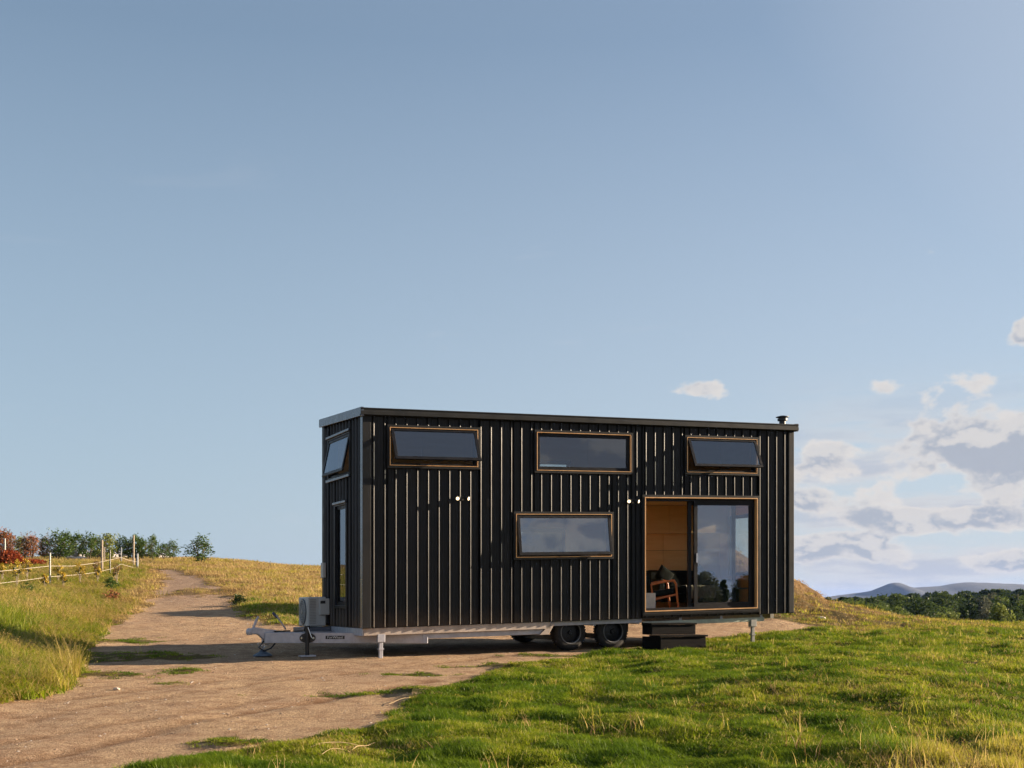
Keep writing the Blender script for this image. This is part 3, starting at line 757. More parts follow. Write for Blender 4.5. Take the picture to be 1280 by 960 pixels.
for k in range(6): ch.tube(ring_pts(hc + Vector((-.10 + k * .035, -.06 + .02 * (k % 2), -.11 - .03 * math.sin(k))), .026, k % 2 == 0, 10, 1.2), .007, 5, False)
hb(ch, 'safety_chain', M_CHROME, cp)
ch = MB(); ch.tube([hc + Vector((-.02, -.05, -.05)), hc + Vector((-.11, -.06, -.16)), hc + Vector((-.02, -.06, -.22)), hc + Vector((.10, -.06, -.18)), hc + Vector((.17, -.05, -.10))], .014, 7)
hb(ch, 'breakaway_cable', M_BLK, cp, smooth=True)
# stand under the hitch
jx, jy = hc.x - .03, hc.y
gz = float(H(*loc2w(jx, jy, 0)[:2])) - (E + ZB) - K * jx
std = hb(MB().tube([(jx, jy, -.18), (jx, jy, gz + .10)], .018, 10), 'hitch_stand', M_GALV, smooth=True)
hb(MB().lathe([(0, gz + .0), (.17, gz + .005), (.15, gz + .03), (.07, gz + .07), (.03, gz + .11), (0, gz + .11)], (jx, jy, 0), n=10), 'stand_base', mat('blue_grey_plastic', (.06, .085, .12), .5), std)
# corner legs
for (s_, d_, top_) in ((.30, .06, -.13), (7.69, .06, -.12), (7.72, 2.3, -.12)):
    gz = float(H(*loc2w(s_, d_, 0)[:2])) - (E + ZB) - K * s_
    m_ = M_GALV if s_ < 1 else M_WHITE
    leg = hb(MB().box(s_ - .065, s_ + .065, d_ - .05, d_ + .05, top_ - .13, top_ + .0), 'corner_leg', m_, bevel=.006)
    hb(MB().box(s_ - .030, s_ + .030, d_ - .03, d_ + .03, gz - .02, top_ - .131), 'leg_post', m_, leg, bevel=.004)
    hb(MB().box(s_ - .045, s_ + .045, d_ - .045, d_ + .045, (gz + top_) / 2 - .06, (gz + top_) / 2 - .035), 'leg_collar', m_, leg)
# wheels
def wheel(s_, yc, side):
    gz = float(Hbase(*loc2w(s_, yc, 0)[:2])) - (E + ZB) - K * s_
    r_ = .31; c = Vector((s_, yc, gz + r_ - .015))
    root = bpy.data.objects.new('wheel', None); COL.objects.link(root); root.parent = house; root.location = (c.x, c.y, c.z + K * c.x)
    w2 = .10
    MB().lathe([(.19, -w2), (.25, -w2 - .008), (.295, -w2 + .012), (r_, -w2 + .035), (r_, w2 - .035), (.295, w2 - .012), (.25, w2 + .008), (.19, w2)], (0, 0, 0), 'y', 36).build('tyre', M_TYRE, root, smooth=True)
    yo = -w2 * side
    rm = MB().lathe([(.19, -w2 * side), (.178, -w2 * side * .95), (.172, -.03 * side), (.12, -.045 * side), (.06, -.05 * side), (0, -.05 * side)], (0, 0, 0), 'y', 30).build('rim', M_RIM, root, smooth=True)
    MB().lathe([(.185, yo * 1.03), (.197, yo * 1.08), (.205, yo * 1.03), (.197, yo * .98)], (0, 0, 0), 'y', 36).build('rim_lip', M_RIMW, root, smooth=True)
    MB().lathe([(0, -.085 * side), (.03, -.085 * side), (.045, -.05 * side)], (0, 0, 0), 'y', 16).build('hub_cap', M_RIM, root, smooth=True)
    mb = MB()
    for k in range(6):
        a_ = k * math.pi / 3; mb.lathe([(0, -.068 * side), (.011, -.068 * side), (.011, -.045 * side)], (.075 * math.cos(a_), 0, .075 * math.sin(a_)), 'y', 6)
    mb.build('wheel_nuts', M_RIM, root)
    tb = MB()
    for k in range(40):
        a_ = k * math.pi / 20; Mx = Matrix.Rotation(-a_, 4, 'Y')
        tb.box(-.012, .012, -.085, .085, r_ - .002, r_ + .007, Mx)
    tb.build('tread', M_TYRE, root)
for s_ in (3.90, 4.76):
    wheel(s_, .30, 1); wheel(s_, D - .20, -1)
hb(MB().box(3.82, 3.98, .30, D - .3, -.38, -.30).box(4.68, 4.84, .30, D - .3, -.38, -.30), 'axle', M_BLK)
mb = MB(); mb.add([(3.42, .03, -.05), (3.50, .03, -.05), (3.38, .03, -.245), (3.20, .03, -.245), (3.42, .30, -.05), (3.50, .30, -.05), (3.38, .30, -.245), (3.20, .30, -.245)],
                  [(0, 1, 2, 3), (7, 6, 5, 4), (0, 4, 5, 1), (1, 5, 6, 2), (2, 6, 7, 3), (3, 7, 4, 0)])
hb(mb, 'mudguard', M_PAINTB, bevel=.004)
hb(MB().box(4.98, 5.10, .25, .35, -.26, -.03), 'spring_hanger', M_BLK)
# rear tail light bar
hb(MB().box(L - .02, L + .03, .62, 1.05, -.10, -.03), 'tail_bracket', M_WHITE, bevel=.004)

# air conditioner on its platform at the drawbar end
hb(MB().box(-.52, -.03, 1.90, D + .25, -.135, -.035), 'equipment_platform', mat('blue_grey_steel', (.10, .11, .14), .5), bevel=.005)
hb(MB().box(-.52, -.44, 1.885, 1.90, -.16, -.02), 'platform_foot', M_BLK)
ax0, ax1, ay0, ay1, az0, az1 = -.43, -.09, 1.98, 2.62, -.018, .505
ac = hb(MB().box(ax0, ax1, ay0, ay1, az0, az1), 'air_conditioner', M_ACW, bevel=.018)
hb(MB().lathe([(0, -.01), (.20, -.01), (.235, -.006), (.235, .006), (0, .006)], (ax0 - .004, (ay0 + ay1) / 2, (az0 + az1) / 2), 'x', 28), 'fan_recess', M_ACD, ac)
mb = MB()
for q in range(1, 6): mb.tube([(ax0 - .02, (ay0 + ay1) / 2 + .042 * q * math.cos(a_ * math.pi / 12), (az0 + az1) / 2 + .042 * q * math.sin(a_ * math.pi / 12)) for a_ in range(25)], .004, 4, False)
for q in range(6):
    a_ = q * math.pi / 6; v_ = Vector((0, math.cos(a_), math.sin(a_))) * .225; c_ = Vector((ax0 - .018, (ay0 + ay1) / 2, (az0 + az1) / 2)); mb.tube([c_ - v_, c_ + v_], .004, 4)
hb(mb, 'fan_guard', M_ACW, ac)
hb(MB().lathe([(0, -.012), (.045, -.01), (.05, 0)], (ax0 - .02, (ay0 + ay1) / 2, (az0 + az1) / 2), 'x', 14), 'fan_badge', M_WHITE, ac)
mb = MB()
for k in range(16): mb.box(ax0 + .035, ax0 + .15, ay0 - .006, ay0 - .001, az0 + .05 + k * .028, az0 + .062 + k * .028)
hb(mb, 'side_louvre', mat('ac_louvre', (.30, .30, .29), .5), ac)
hb(MB().box(ax1 - .13, ax1 + .05, ay0 - .045, ay0 - .001, az0 + .20, az1 - .03), 'valve_cover', M_ACW, ac, bevel=.01)
hb(MB().box(ax1 - .12, ax1 - .03, ay0 - .049, ay0 - .046, az1 - .12, az1 - .07), 'rating_label', M_BLK, ac)
hb(MB().tube([(ax1 + .0, ay0 - .02, az0 + .21), (ax1 + .02, ay0 - .02, az0 + .06), (ax1 + .075, ay0 - .0, az0 + .03)], .016, 8), 'refrigerant_pipe', M_BLK, ac, smooth=True)
# electrical box on the end wall
hb(MB().box(-.09, -.03, 2.22, 2.36, .85, 1.12), 'meter_box', M_ACW, bevel=.006)

# steps -----------------------------------------------------------------
sx0, sx1 = 5.12, 6.16
gzw = float(Hbase(*loc2w(5.6, -.35, 0)[:2]))
sroot = empty('doorstep', Vector((*loc2w(5.71, -.31, 0)[:2], gzw)), A, 'two-tread black timber doorstep on the grass edge below the sliding door', 'steps')
zt1 = E - .445 - gzw; zt0 = E - .655 - gzw
def sbx(x0, x1, y0, y1, z0, z1, nm): return MB().box(x0, x1, y0, y1, z0, z1).build(nm, M_STEP, sroot, bevel=.004)
hw = .47
sbx(-hw - .01, hw + .01, -.05, .31, zt1 - .03, zt1, 'tread')
sbx(-hw - .03, hw + .03, -.38, -.002, zt0 - .03, zt0, 'tread')
sbx(-hw + .02, hw - .02, -.025, -.004, zt0 + .002, zt1 - .032, 'riser')
sbx(-hw + .0, hw - .0, -.355, -.335, -.05, zt0 - .032, 'riser')
for sg in (-1, 1):
    xx = sg * (hw - .015)
    sbx(xx - .012, xx + .012, -.02, .30, zt0 + .002, zt1 - .032, 'side_board')
    sbx(xx - .012, xx + .012, -.333, .30, -.05, zt0 - .032, 'side_board')

# furniture -------------------------------------------------------------
FZ = FL
ch_ = empty('armchair', loc2w(6.08, .78, FZ), R(8), 'orange teak open-arm armchair with dark cushions just inside the open door', 'armchair')
# chair local: x forward (towards +X world), y width
def cf(yc):
    mb = MB()
    mb.tube([(.29, yc, 0), (.255, yc, .28), (.235, yc, .50), (.20, yc, .555), (.14, yc, .565)], [.017, .021, .022, .022, .02], 10)
    a_ = mb.build('side_frame', M_ORW, ch_, smooth=True)
    MB().tube([(.21, yc, .56), (0, yc, .535), (-.20, yc, .49), (-.235, yc, .475)], [.021, .02, .018, .016], 10).build('arm_rest', M_ORW, ch_, smooth=True)
    MB().tube([(-.28, yc, 0), (-.24, yc, .18), (-.22, yc, .30), (-.245, yc, .50)], [.015, .02, .021, .015], 10).build('leg', M_ORW, ch_, smooth=True)
    MB().tube([(.25, yc, .30), (0, yc, .245), (-.25, yc, .185)], [.018, .019, .018], 10).build('seat_rail', M_ORW, ch_, smooth=True)
cf(-.30); cf(.30)
MB().box(-.23, .27, -.27, .27, .27, .38, Matrix.Rotation(R(-8), 4, 'Y')).build('seat', M_SOFA, ch_, smooth=True, bevel=.03)
MB().box(-.055, .055, -.27, .27, .0, .42, Matrix.Translation((-.23, 0, .33)) @ Matrix.Rotation(R(-16), 4, 'Y')).build('backrest', M_SOFA, ch_, smooth=True, bevel=.03)
sf = empty('sofa', loc2w(7.42, D - .52, FZ), A, 'dark green two-seat sofa against the plywood back wall', 'sofa')
MB().box(-.80, .80, -.38, .36, .12, .30).build('base', M_SOFA, sf, smooth=True, bevel=.02)
for q in (-.39, .39): MB().box(q - .37, q + .37, -.40, .20, .302, .44).build('seat_cushion', M_SOFA, sf, smooth=True, bevel=.035)
MB().box(-.80, .80, .16, .38, .30, .78, Matrix.Rotation(R(-4), 4, 'X')).build('backrest', M_SOFA, sf, smooth=True, bevel=.05)
for q in (-.86, .86): MB().box(q - .07, q + .07, -.40, .36, .12, .58).build('arm', M_SOFA, sf, smooth=True, bevel=.03)
for i, (q, r_) in enumerate(((-.42, 38), (.42, 52))):
    c_ = empty('cushion', loc2w(7.30 + q, D - .52 + .04, FZ + .44), A, ('dark square cushion standing on one corner, left of the pair on the sofa', 'dark square cushion leaning on one corner, behind the sliding door stile')[i], 'cushion', 'cushions on the sofa')
    Mc = Matrix.Translation((0, 0, .22)) @ Matrix.Rotation(R(-14), 4, 'X') @ Matrix.Rotation(R(r_), 4, 'Y')
    mb = MB(); n = 8
    for sg in (-1, 1):
        for a_ in range(n):
            for b_ in range(n):
                def P_(i_, j_):
                    u_, v_ = i_ / n * 2 - 1, j_ / n * 2 - 1; k_ = (1 - u_ ** 4) * (1 - v_ ** 4)
                    return Mc @ Vector((u_ * .17, sg * .06 * k_ ** .6, v_ * .17))
                mb.add([P_(a_, b_), P_(a_ + 1, b_), P_(a_ + 1, b_ + 1), P_(a_, b_ + 1)], [(0, 1, 2, 3)])
    mb.build('cover', M_SOFA, c_, smooth=True)
tmp = empty('blanket', loc2w(7.42, 1.46, FZ + .30), A, 'cream throw blanket hanging over the front of the dark sofa', 'blanket')
mb = MB(); n = 24
pts = [(-.02 + .018 * math.sin(i * 1.9) , z) for i in range(1) for z in (0,)]
vs = []; fs = []
for i in range(n + 1):
    u_ = -.34 + .68 * i / n; w_ = .010 * math.sin(i * 2.2)
    vs += [(u_, .22, .150), (u_, .0, .155 + w_ * .4), (u_, -.030 + w_, .135), (u_, -.045 + w_, .0), (u_, -.040 + w_ * 1.6, -.10 + .008 * math.sin(i * 1.1))]
for i in range(n):
    for j in range(4): fs.append((i * 5 + j, (i + 1) * 5 + j, (i + 1) * 5 + j + 1, i * 5 + j + 1))
mb.add(vs, fs); mb.build('throw', M_BLAN, tmp, smooth=True)
cb = empty('storage_cube', loc2w(5.52, .42, FZ), A, 'pale box cabinet just inside the left jamb of the sliding door', 'cabinet')
MB().box(-.18, .16, -.17, .17, .0, .34).build('carcass', M_CAB, cb, bevel=.006)
MB().box(-.18, -.02, -.14, .17, .342, .66).build('upper_box', M_CAB, cb, bevel=.006)
tb_ = empty('side_table', loc2w(8.0, .75, FZ), A, 'low grey table with a pale curved lamp behind the closed door pane', 'table')
MB().box(-.35, .30, -.22, .22, .36, .385).build('tabletop', mat('grey_table', (.16, .19, .19), .4), tb_, bevel=.004)
for a_ in (-.30, .25):
    for b_ in (-.18, .18): MB().box(a_ - .015, a_ + .015, b_ - .015, b_ + .015, 0, .359).build('leg', M_ALU, tb_)
exec_marker = None

# ---------------------------------------------------------------- vegetation
def scatter(name, pts, rots, scl, idx, variants, label=None, cat=None):
    """geometry nodes: one variant mesh on each point (uncountable ground cover only)"""
    me = bpy.data.meshes.new(name); me.from_pydata(pts.tolist(), [], [])
    a = me.attributes.new('rot', 'FLOAT_VECTOR', 'POINT'); a.data.foreach_set('vector', rots.astype(np.float32).ravel())
    a = me.attributes.new('scl', 'FLOAT_VECTOR', 'POINT'); a.data.foreach_set('vector', scl.astype(np.float32).ravel())
    a = me.attributes.new('idx', 'INT', 'POINT'); a.data.foreach_set('value', idx.astype(np.int32))
    o = link(name, me)
    col = bpy.data.collections.new(name + '_source')
    for i, v in enumerate(variants):
        q = bpy.data.objects.new('%s_source_%02d' % (name, i), v); col.objects.link(q)
    ng = bpy.data.node_groups.new(name + '_scatter', 'GeometryNodeTree')
    ng.interface.new_socket('Geometry', in_out='INPUT', socket_type='NodeSocketGeometry')
    ng.interface.new_socket('Geometry', in_out='OUTPUT', socket_type='NodeSocketGeometry')
    N = ng.nodes; gi = N.new('NodeGroupInput'); go = N.new('NodeGroupOutput')
    ci = N.new('GeometryNodeCollectionInfo'); ci.inputs['Collection'].default_value = col
    ci.inputs['Separate Children'].default_value = True; ci.inputs['Reset Children'].default_value = True
    ip = N.new('GeometryNodeInstanceOnPoints'); ip.inputs['Pick Instance'].default_value = True
    def attr(nm, typ):
        q = N.new('GeometryNodeInputNamedAttribute'); q.data_type = typ; q.inputs['Name'].default_value = nm; return q.outputs['Attribute']
    ng.links.new(gi.outputs[0], ip.inputs['Points']); ng.links.new(ci.outputs[0], ip.inputs['Instance'])
    ng.links.new(attr('idx', 'INT'), ip.inputs['Instance Index'])
    ng.links.new(attr('rot', 'FLOAT_VECTOR'), ip.inputs['Rotation']); ng.links.new(attr('scl', 'FLOAT_VECTOR'), ip.inputs['Scale'])
    ng.links.new(ip.outputs[0], go.inputs[0])
    md = o.modifiers.new('scatter', 'NODES'); md.node_group = ng
    prop(o, label, cat, None, 'stuff'); return o

def tuft(nm, m_, n, h0, h1, spread, wid, lean=.5, seeds=0, segs=3):
    rr = random.Random(nm); vs = []; fs = []
    for k in range(n):
        a = rr.uniform(0, 6.283); r = spread * math.sqrt(rr.random()); x, y = r * math.cos(a), r * math.sin(a)
        h = rr.uniform(h0, h1); az_ = rr.uniform(0, 6.283); ln = h * lean * rr.uniform(.2, 1.2); w_ = wid * rr.uniform(.7, 1.3)
        px, py = math.cos(az_), math.sin(az_); qx, qy = -py, px; b0 = len(vs)
        for s_ in range(segs + 1):
            f = s_ / segs; c = (x + px * ln * f * f, y + py * ln * f * f, h * (f - .25 * lean * f * f)); ww = w_ * (1 - f ** 1.6) / 2
            if s_ < segs: vs += [(c[0] + qx * ww, c[1] + qy * ww, c[2]), (c[0] - qx * ww, c[1] - qy * ww, c[2])]
            else: vs.append(c)
        for s_ in range(segs - 1):
            i = b0 + s_ * 2; fs.append((i, i + 1, i + 3, i + 2))
        i = b0 + (segs - 1) * 2; fs.append((i, i + 1, i + 2))
        if seeds and rr.random() < seeds:
            for q in range(5):
                f = rr.uniform(.72, 1.0); c = Vector((x + px * ln * f * f, y + py * ln * f * f, h * (f - .25 * lean * f * f)))
                e = Vector((rr.uniform(-1, 1), rr.uniform(-1, 1), rr.uniform(-.3, 1))).normalized() * wid * 2.2; g = Vector((qx, qy, 0)) * wid
                i = len(vs); vs += [tuple(c), tuple(c + e * .6 + g), tuple(c + e * 1.4)]; fs.append((i, i + 1, i + 2))
    me = bpy.data.meshes.new(nm); me.from_pydata(vs, [], fs); me.materials.append(m_); return me

L_G = leaf_mat('lawn_green', (.085, .160, .006), (.285, .320, .016), .5, .9, (.40, .36, .10))
L_GD = leaf_mat('lawn_deep_green', (.050, .110, .005), (.150, .215, .012), .45, 1.2)
L_Y = leaf_mat('grass_yellow_green', (.25, .26, .022), (.36, .30, .05), .5, .7, (.50, .37, .13))
L_S = leaf_mat('grass_straw', (.46, .32, .11), (.58, .43, .18), .4, .6, (.30, .21, .09))
L_B = leaf_mat('grass_brown', (.20, .115, .045), (.34, .215, .09), .3, .9, (.42, .30, .13))
lawnV = [tuft('lawn0', L_G, 26, .035, .095, .085, .0085, .8), tuft('lawn1', L_G, 26, .03, .08, .09, .009, .9), tuft('lawn2', L_GD, 26, .04, .11, .08, .0085, .7),
         tuft('lawn3', L_Y, 22, .03, .09, .09, .008, .8), tuft('lawn4', L_S, 14, .03, .10, .09, .006, 1.0), tuft('lawn5', L_B, 16, .02, .06, .10, .008, 1.1)]
tallV = [tuft('tall0', L_G, 26, .22, .52, .14, .013, .45), tuft('tall1', L_Y, 24, .25, .60, .14, .012, .5, .5), tuft('tall2', L_S, 20, .30, .68, .14, .010, .45, .8),
         tuft('tall3', L_Y, 24, .18, .42, .15, .012, .7, .2), tuft('tall4', L_B, 18, .15, .40, .15, .010, .7, .4), tuft('tall5', L_GD, 26, .15, .42, .15, .014, .6)]
def sample(N, r0, r1, a0, a1):
    r = r0 * (r1 / r0) ** rng.random(N); a = np.radians(a0 + (a1 - a0) * rng.random(N))
    return r * np.sin(a), r * np.cos(a), r
# region classes -----------------------------------------------------
def leftbank(x, y): return sstep(.35, -.45, x - (-5.3 - (y - 14) * .27) + (fbm(x, y, 2) - .5) * .8) * (y < 62) * (y > 11.5) * (sdist(x, y, GPW) < .15)
N = 230000
x, y, r = sample(N, 8.2, 100, -30, 30)
g = gravel(x, y); lb = leftbank(x, y)
footp = np.zeros(N, bool)
lx = (x - X0) * ct + (y - Y0) * st; ly = -(x - X0) * st + (y - Y0) * ct
under = (lx > 5.1) & (lx < 6.2) & (ly > -.7) & (ly < .1)
mound = np.exp(-((x - 3.5) / 7.0) ** 2 - ((y - 35) / 5.2) ** 2)
q = x / y
hillm = (q < .0) & (y > 27)
cornr = sstep(.22, .36, q + .05 * (fbm(x * .8, y * .8, 2) - .5)) * (1 - sstep(10.2, 11.6, y + (fbm(x, y, 2) - .5) * 2))
bare = sstep(.52, .66, fbm(x * .7 + 40, y * .7, 3)) * .5
keep = (rng.random(N) > g * 1.02) & (lb < .5) & ~under & (rng.random(N) > .62 * mound) & (rng.random(N) > bare * .5) & (rng.random(N) > .72 * (sdist(x, y, GPW) > .1)) & ((y < 43) | (q < .02))
def build_ground(name, kp, variants, choose, sc, label, cat):
    xx, yy_, rr_ = x[kp], y[kp], r[kp]
    z = H(xx, yy_) - .006
    n_ = len(xx)
    rot = np.stack([(rng.random(n_) - .5) * .3, (rng.random(n_) - .5) * .3, rng.random(n_) * 6.283], -1)
    s_ = sc(xx, yy_, rr_)
    return scatter(name, np.stack([xx, yy_, z], -1), rot, s_, choose(xx, yy_, rr_), variants, label, cat)
SPOT = ground_pt(462, 932)
def ch_lawn(a, b_, rr_):
    n_ = len(a); u = rng.random(n_); p = fbm(a * .55 + 3, b_ * .55, 3); p2 = fbm(a * 2.3, b_ * 2.3 + 7, 2)
    i = np.where(p2 > .53, 2, np.where(u < .5, 0, 1))
    qq = a / b_
    dry = sstep(.50, .66, p) * .38 + .55 * sstep(25, 32, b_) + .34 * sstep(.16, .36, qq) + .9 * np.exp(-((a - SPOT[0]) / .7) ** 2 - ((b_ - SPOT[1]) / .45) ** 2) + .25 * (1 - np.clip(np.abs(sdist(a, b_, GPW)) / .5, 0, 1))
    md = np.exp(-((a - 3.5) / 7.5) ** 2 - ((b_ - 35) / 5.5) ** 2); dry = dry + md * 1.1
    cr = sstep(.22, .36, qq) * (1 - sstep(10.4, 12.2, b_)); dry = dry + cr * .9
    hl = ((qq < .0) & (b_ > 27)); greenstrip = np.exp(-((b_ - 32) / 3.5) ** 2) * (qq > -.22)
    dry = dry + hl * (.80 - 1.1 * greenstrip)
    v = rng.random(n_) + 0
    i = np.where(v < dry * .75, 3, i); i = np.where(v < dry * (.42 + .22 * hl), 4, i); i = np.where(v < (dry - .6) * .5, 5, i)
    mm = rng.random(n_) < np.clip(md * 1.6 - .15, 0, .9); i = np.where(mm, np.where(rng.random(n_) < .80, 5, 4), i)
    return i
def sc_lawn(a, b_, rr_):
    lump = fbm(a * 2.1 + 11, b_ * 2.1, 2)
    k = 1 + np.maximum(rr_ - 10, 0) / 30
    cr = sstep(.20, .36, a / b_) * (1 - sstep(10.2, 12.0, b_))
    hl = ((a / b_ < .0) & (b_ > 27)) * sstep(27, 36, b_)
    isl = np.clip(sdist(a, b_, GPW) / .25, 0, 1); edge_ = np.clip(1 - np.abs(sdist(a, b_, GPW)) / .6, 0, 1)
    hz = (.25 + 1.05 * sstep(.30, .75, lump)) * (1 - .65 * isl) * (1 - .45 * edge_) * (.75 + .5 * rng.random(len(a))) * (1 + cr * 1.6 + hl * 1.3)
    return np.stack([k, k, (k - 1) * .35 + (.25 + hz * .75) * (1 - .4 * isl)], -1) * np.array([1, 1, 1.])
build_ground('lawn_grass', keep, lawnV, ch_lawn, sc_lawn, 'short green and yellowing grass over the slope in front of the black house', 'grass')
# tall bank grass on the left, and tall dry stalks elsewhere
N = 60000
x, y, r = sample(N, 10.5, 66, -30, -8)
lb = leftbank(x, y); keep = (rng.random(N) < lb * (1 - .55 * sstep(30, 40, y)))
# the small gully where the bank is open
def ch_tall(a, b_, rr_):
    n_ = len(a); u = rng.random(n_); p = fbm(a * .5, b_ * .5 + 20, 3)
    edge = np.clip(-sdist(a, b_, GPW), 0, 3)
    dry = .04 + .50 * sstep(24, 36, b_) + .45 * sstep(.52, .66, p) + .35 * (edge < .9)
    i = np.where(u < .3, 5, 0); v = rng.random(n_)
    i = np.where(v < dry, np.where(u < .55, 1, 3), i); i = np.where(v < dry * .38, 2, i); i = np.where(v < dry * .10, 4, i); return i
def sc_tall(a, b_, rr_):
    edge = np.clip(-sdist(a, b_, GPW), 0, 2.0)
    h_ = (.30 + .38 * edge) * (.6 + .8 * fbm(a * .8, b_ * .8, 2)) * (.7 + .5 * rng.random(len(a)))
    h_ = np.clip(h_, .15, 1.05) * (1 - .5 * sstep(27, 36, b_))
    k = .9 + np.maximum(rr_ - 12, 0) / 45
    return np.stack([k, k, h_ * 1.05], -1)
build_ground('bank_grass', keep, tallV, ch_tall, sc_tall, 'tall green and straw-coloured grass on the bank left of the track', 'grass')
# dry seed stalks sprinkled through the lawn and hill
N = 9000
x, y, r = sample(N, 8.6, 80, -28, 28)
g = gravel(x, y); q = x / y
dens = .045 * (y > 11) + .02 + .6 * ((q < 0) & (y > 30)) + .6 * sstep(.22, .34, q) * (1 - sstep(9.6, 10.8, y)) + .25 * np.exp(-((x - 6) / 5.5) ** 2 - ((y - 34) / 5) ** 2) + .1 * sstep(.1, .3, q)
keep = (rng.random(N) < dens) & (g < .3) & ((y < 43) | (q < .02)) & (leftbank(x, y) < .3)
strawV = [tuft('straw0', L_S, 6, .10, .26, .14, .005, .6, .7), tuft('straw1', L_Y, 10, .10, .26, .10, .007, .6, .4), tuft('straw2', L_B, 8, .10, .24, .12, .006, .9, .4)]
build_ground('dry_stalks', keep, strawV, lambda a, b_, c: rng.integers(0, 3, len(a)), lambda a, b_, c: np.stack([1 + c / 60, 1 + c / 60, .55 + .6 * rng.random(len(a)) + .35 * (b_ < 12)], -1), 'thin dry seed stalks standing above the shorter grass', 'grass')
# gravel stones
def pebble(nm, m_):
    rr = random.Random(nm); bm = bmesh.new(); bmesh.ops.create_icosphere(bm, subdivisions=1, radius=1)
    for v in bm.verts: v.co *= rr.uniform(.75, 1.15); v.co.z *= .6
    me = bpy.data.meshes.new(nm); bm.to_mesh(me); bm.free(); me.materials.append(m_); return me
P1 = mat('stone_tan', (.42, .30, .21), .9, 0, (.30, .20, .13), 20, vary=.4); P2 = mat('stone_pale', (.58, .50, .42), .9, 0, (.45, .37, .30), 20, vary=.2); P3 = mat('stone_brown', (.20, .12, .075), .9, 0, (.27, .17, .11), 20, vary=.4)
N = 95000
x, y, r = sample(N, 8.5, 50, -29, 27)
g = gravel(x, y); cl = fbm(x * 1.3 + 60, y * 1.3, 3)
keep = (g > .6) & (rng.random(N) < .15 + .85 * sstep(.40, .62, cl) + .8 * np.minimum(trackrut(x, y), 1)) & (rng.random(N) < 1.0)
def sc_peb(a, b_, c):
    s_ = .0050 * np.exp(np.clip(rng.normal(0, .52, len(a)), -1, 1.05)) * (1 + c / 26); return np.stack([s_, s_ * (.7 + .5 * rng.random(len(a))), s_], -1)
build_ground('gravel_stones', keep, [pebble('p0', P1), pebble('p1', P2), pebble('p2', P3)], lambda a, b_, c: np.where(rng.random(len(a)) < .5, 0, np.where(rng.random(len(a)) < .22, 1, 2)), sc_peb, 'loose gravel stones strewn over the sandy track', 'gravel')

# ---- shrubs and trees: crown of many small leaves on a branching trunk
def crown_mesh(nm, m_, h, w_, n, leaf, z0=.25, lobes=9, seed=0, pointy=0.0, sprays=0, hollow=.55):
    rr = random.Random(nm + str(seed)); vs = []; fs = []
    lb_ = []
    for k in range(lobes):
        f = (k + .5) / lobes; zz = z0 * h + (h * (1 - z0)) * (.12 + .80 * f)
        prof_ = math.sin(math.pi * min(1, (f * .82 + .16))) ** .7 * (1 - pointy * f)
        a = k * 2.4 + rr.uniform(-.5, .5); rad = w_ / 2 * prof_ * rr.uniform(.25, .68)
        lb_.append((Vector((rad * math.cos(a), rad * math.sin(a), zz)), w_ * rr.uniform(.20, .32) * (1 - pointy * f * .6)))
    def leafq(c, s_):
        a = Vector((rr.gauss(0, 1), rr.gauss(0, 1), rr.gauss(0, .7))).normalized(); b = a.cross(Vector((rr.gauss(0, 1), rr.gauss(0, 1), rr.gauss(0, 1)))).normalized()
        i = len(vs); vs.extend([tuple(c - a * s_), tuple(c + b * s_ * .5), tuple(c + a * s_), tuple(c - b * s_ * .5)]); fs.append((i, i + 1, i + 2, i + 3))
    for k in range(n):
        c, rad = rr.choice(lb_); d = Vector((rr.gauss(0, 1), rr.gauss(0, 1), rr.gauss(0, 1))).normalized()
        p = c + d * rad * (hollow + (1.05 - hollow) * rr.random()); p.z = c.z + (p.z - c.z) * .9
        leafq(p, leaf * rr.uniform(.6, 1.25))
    for k in range(sprays):
        c, rad = rr.choice(lb_[lobes // 3:]); d = Vector((rr.gauss(0, .5), rr.gauss(0, .5), 1.2)).normalized(); ln = h * rr.uniform(.14, .30)
        for j in range(9): leafq(c + d * (rad * .7 + ln * j / 8) + Vector((rr.gauss(0, 1), rr.gauss(0, 1), 0)) * leaf * .7, leaf * .8)
    mz = sorted(v[2] for v in vs)[int(len(vs) * .996)]; vs = [(a, b_, c * h / mz) for a, b_, c in vs]
    me = bpy.data.meshes.new(nm); me.from_pydata(vs, [], fs); me.materials.append(m_); return me
def trunk_mesh(nm, h, r_, w_, multi=1):
    rr = random.Random(nm); mb = MB()
    for k in range(multi):
        a = rr.uniform(0, 6.28); sp_ = w_ * .3 * (k > 0 or multi > 1)
        mb.tube([(0.03 * k, 0, -.15), (sp_ * .3 * math.cos(a), sp_ * .3 * math.sin(a), h * .3), (sp_ * math.cos(a), sp_ * math.sin(a), h * .72)], [r_, r_ * .75, r_ * .3], 7)
        for j in range(4):
            b_ = rr.uniform(0, 6.28); z = h * rr.uniform(.3, .55); c = Vector((sp_ * .5 * math.cos(a), sp_ * .5 * math.sin(a), z))
            mb.tube([c, c + Vector((w_ * .18 * math.cos(b_), w_ * .18 * math.sin(b_), h * .14)), c + Vector((w_ * .32 * math.cos(b_), w_ * .32 * math.sin(b_), h * .26))], [r_ * .45, r_ * .3, r_ * .12], 5)
    me = bpy.data.meshes.new(nm); me.from_pydata([tuple(v) for v in mb.v], [], mb.f); me.materials.append(M_BARK)
    for p in me.polygons: p.use_smooth = True
    return me
T_D = leaf_mat('foliage_dark', (.030, .052, .014), (.062, .090, .024), .3, .25)
T_M = leaf_mat('foliage_mid', (.060, .090, .018), (.110, .145, .032), .35, .25)
T_L = leaf_mat('foliage_light', (.11, .150, .028), (.18, .205, .05), .35, .3)
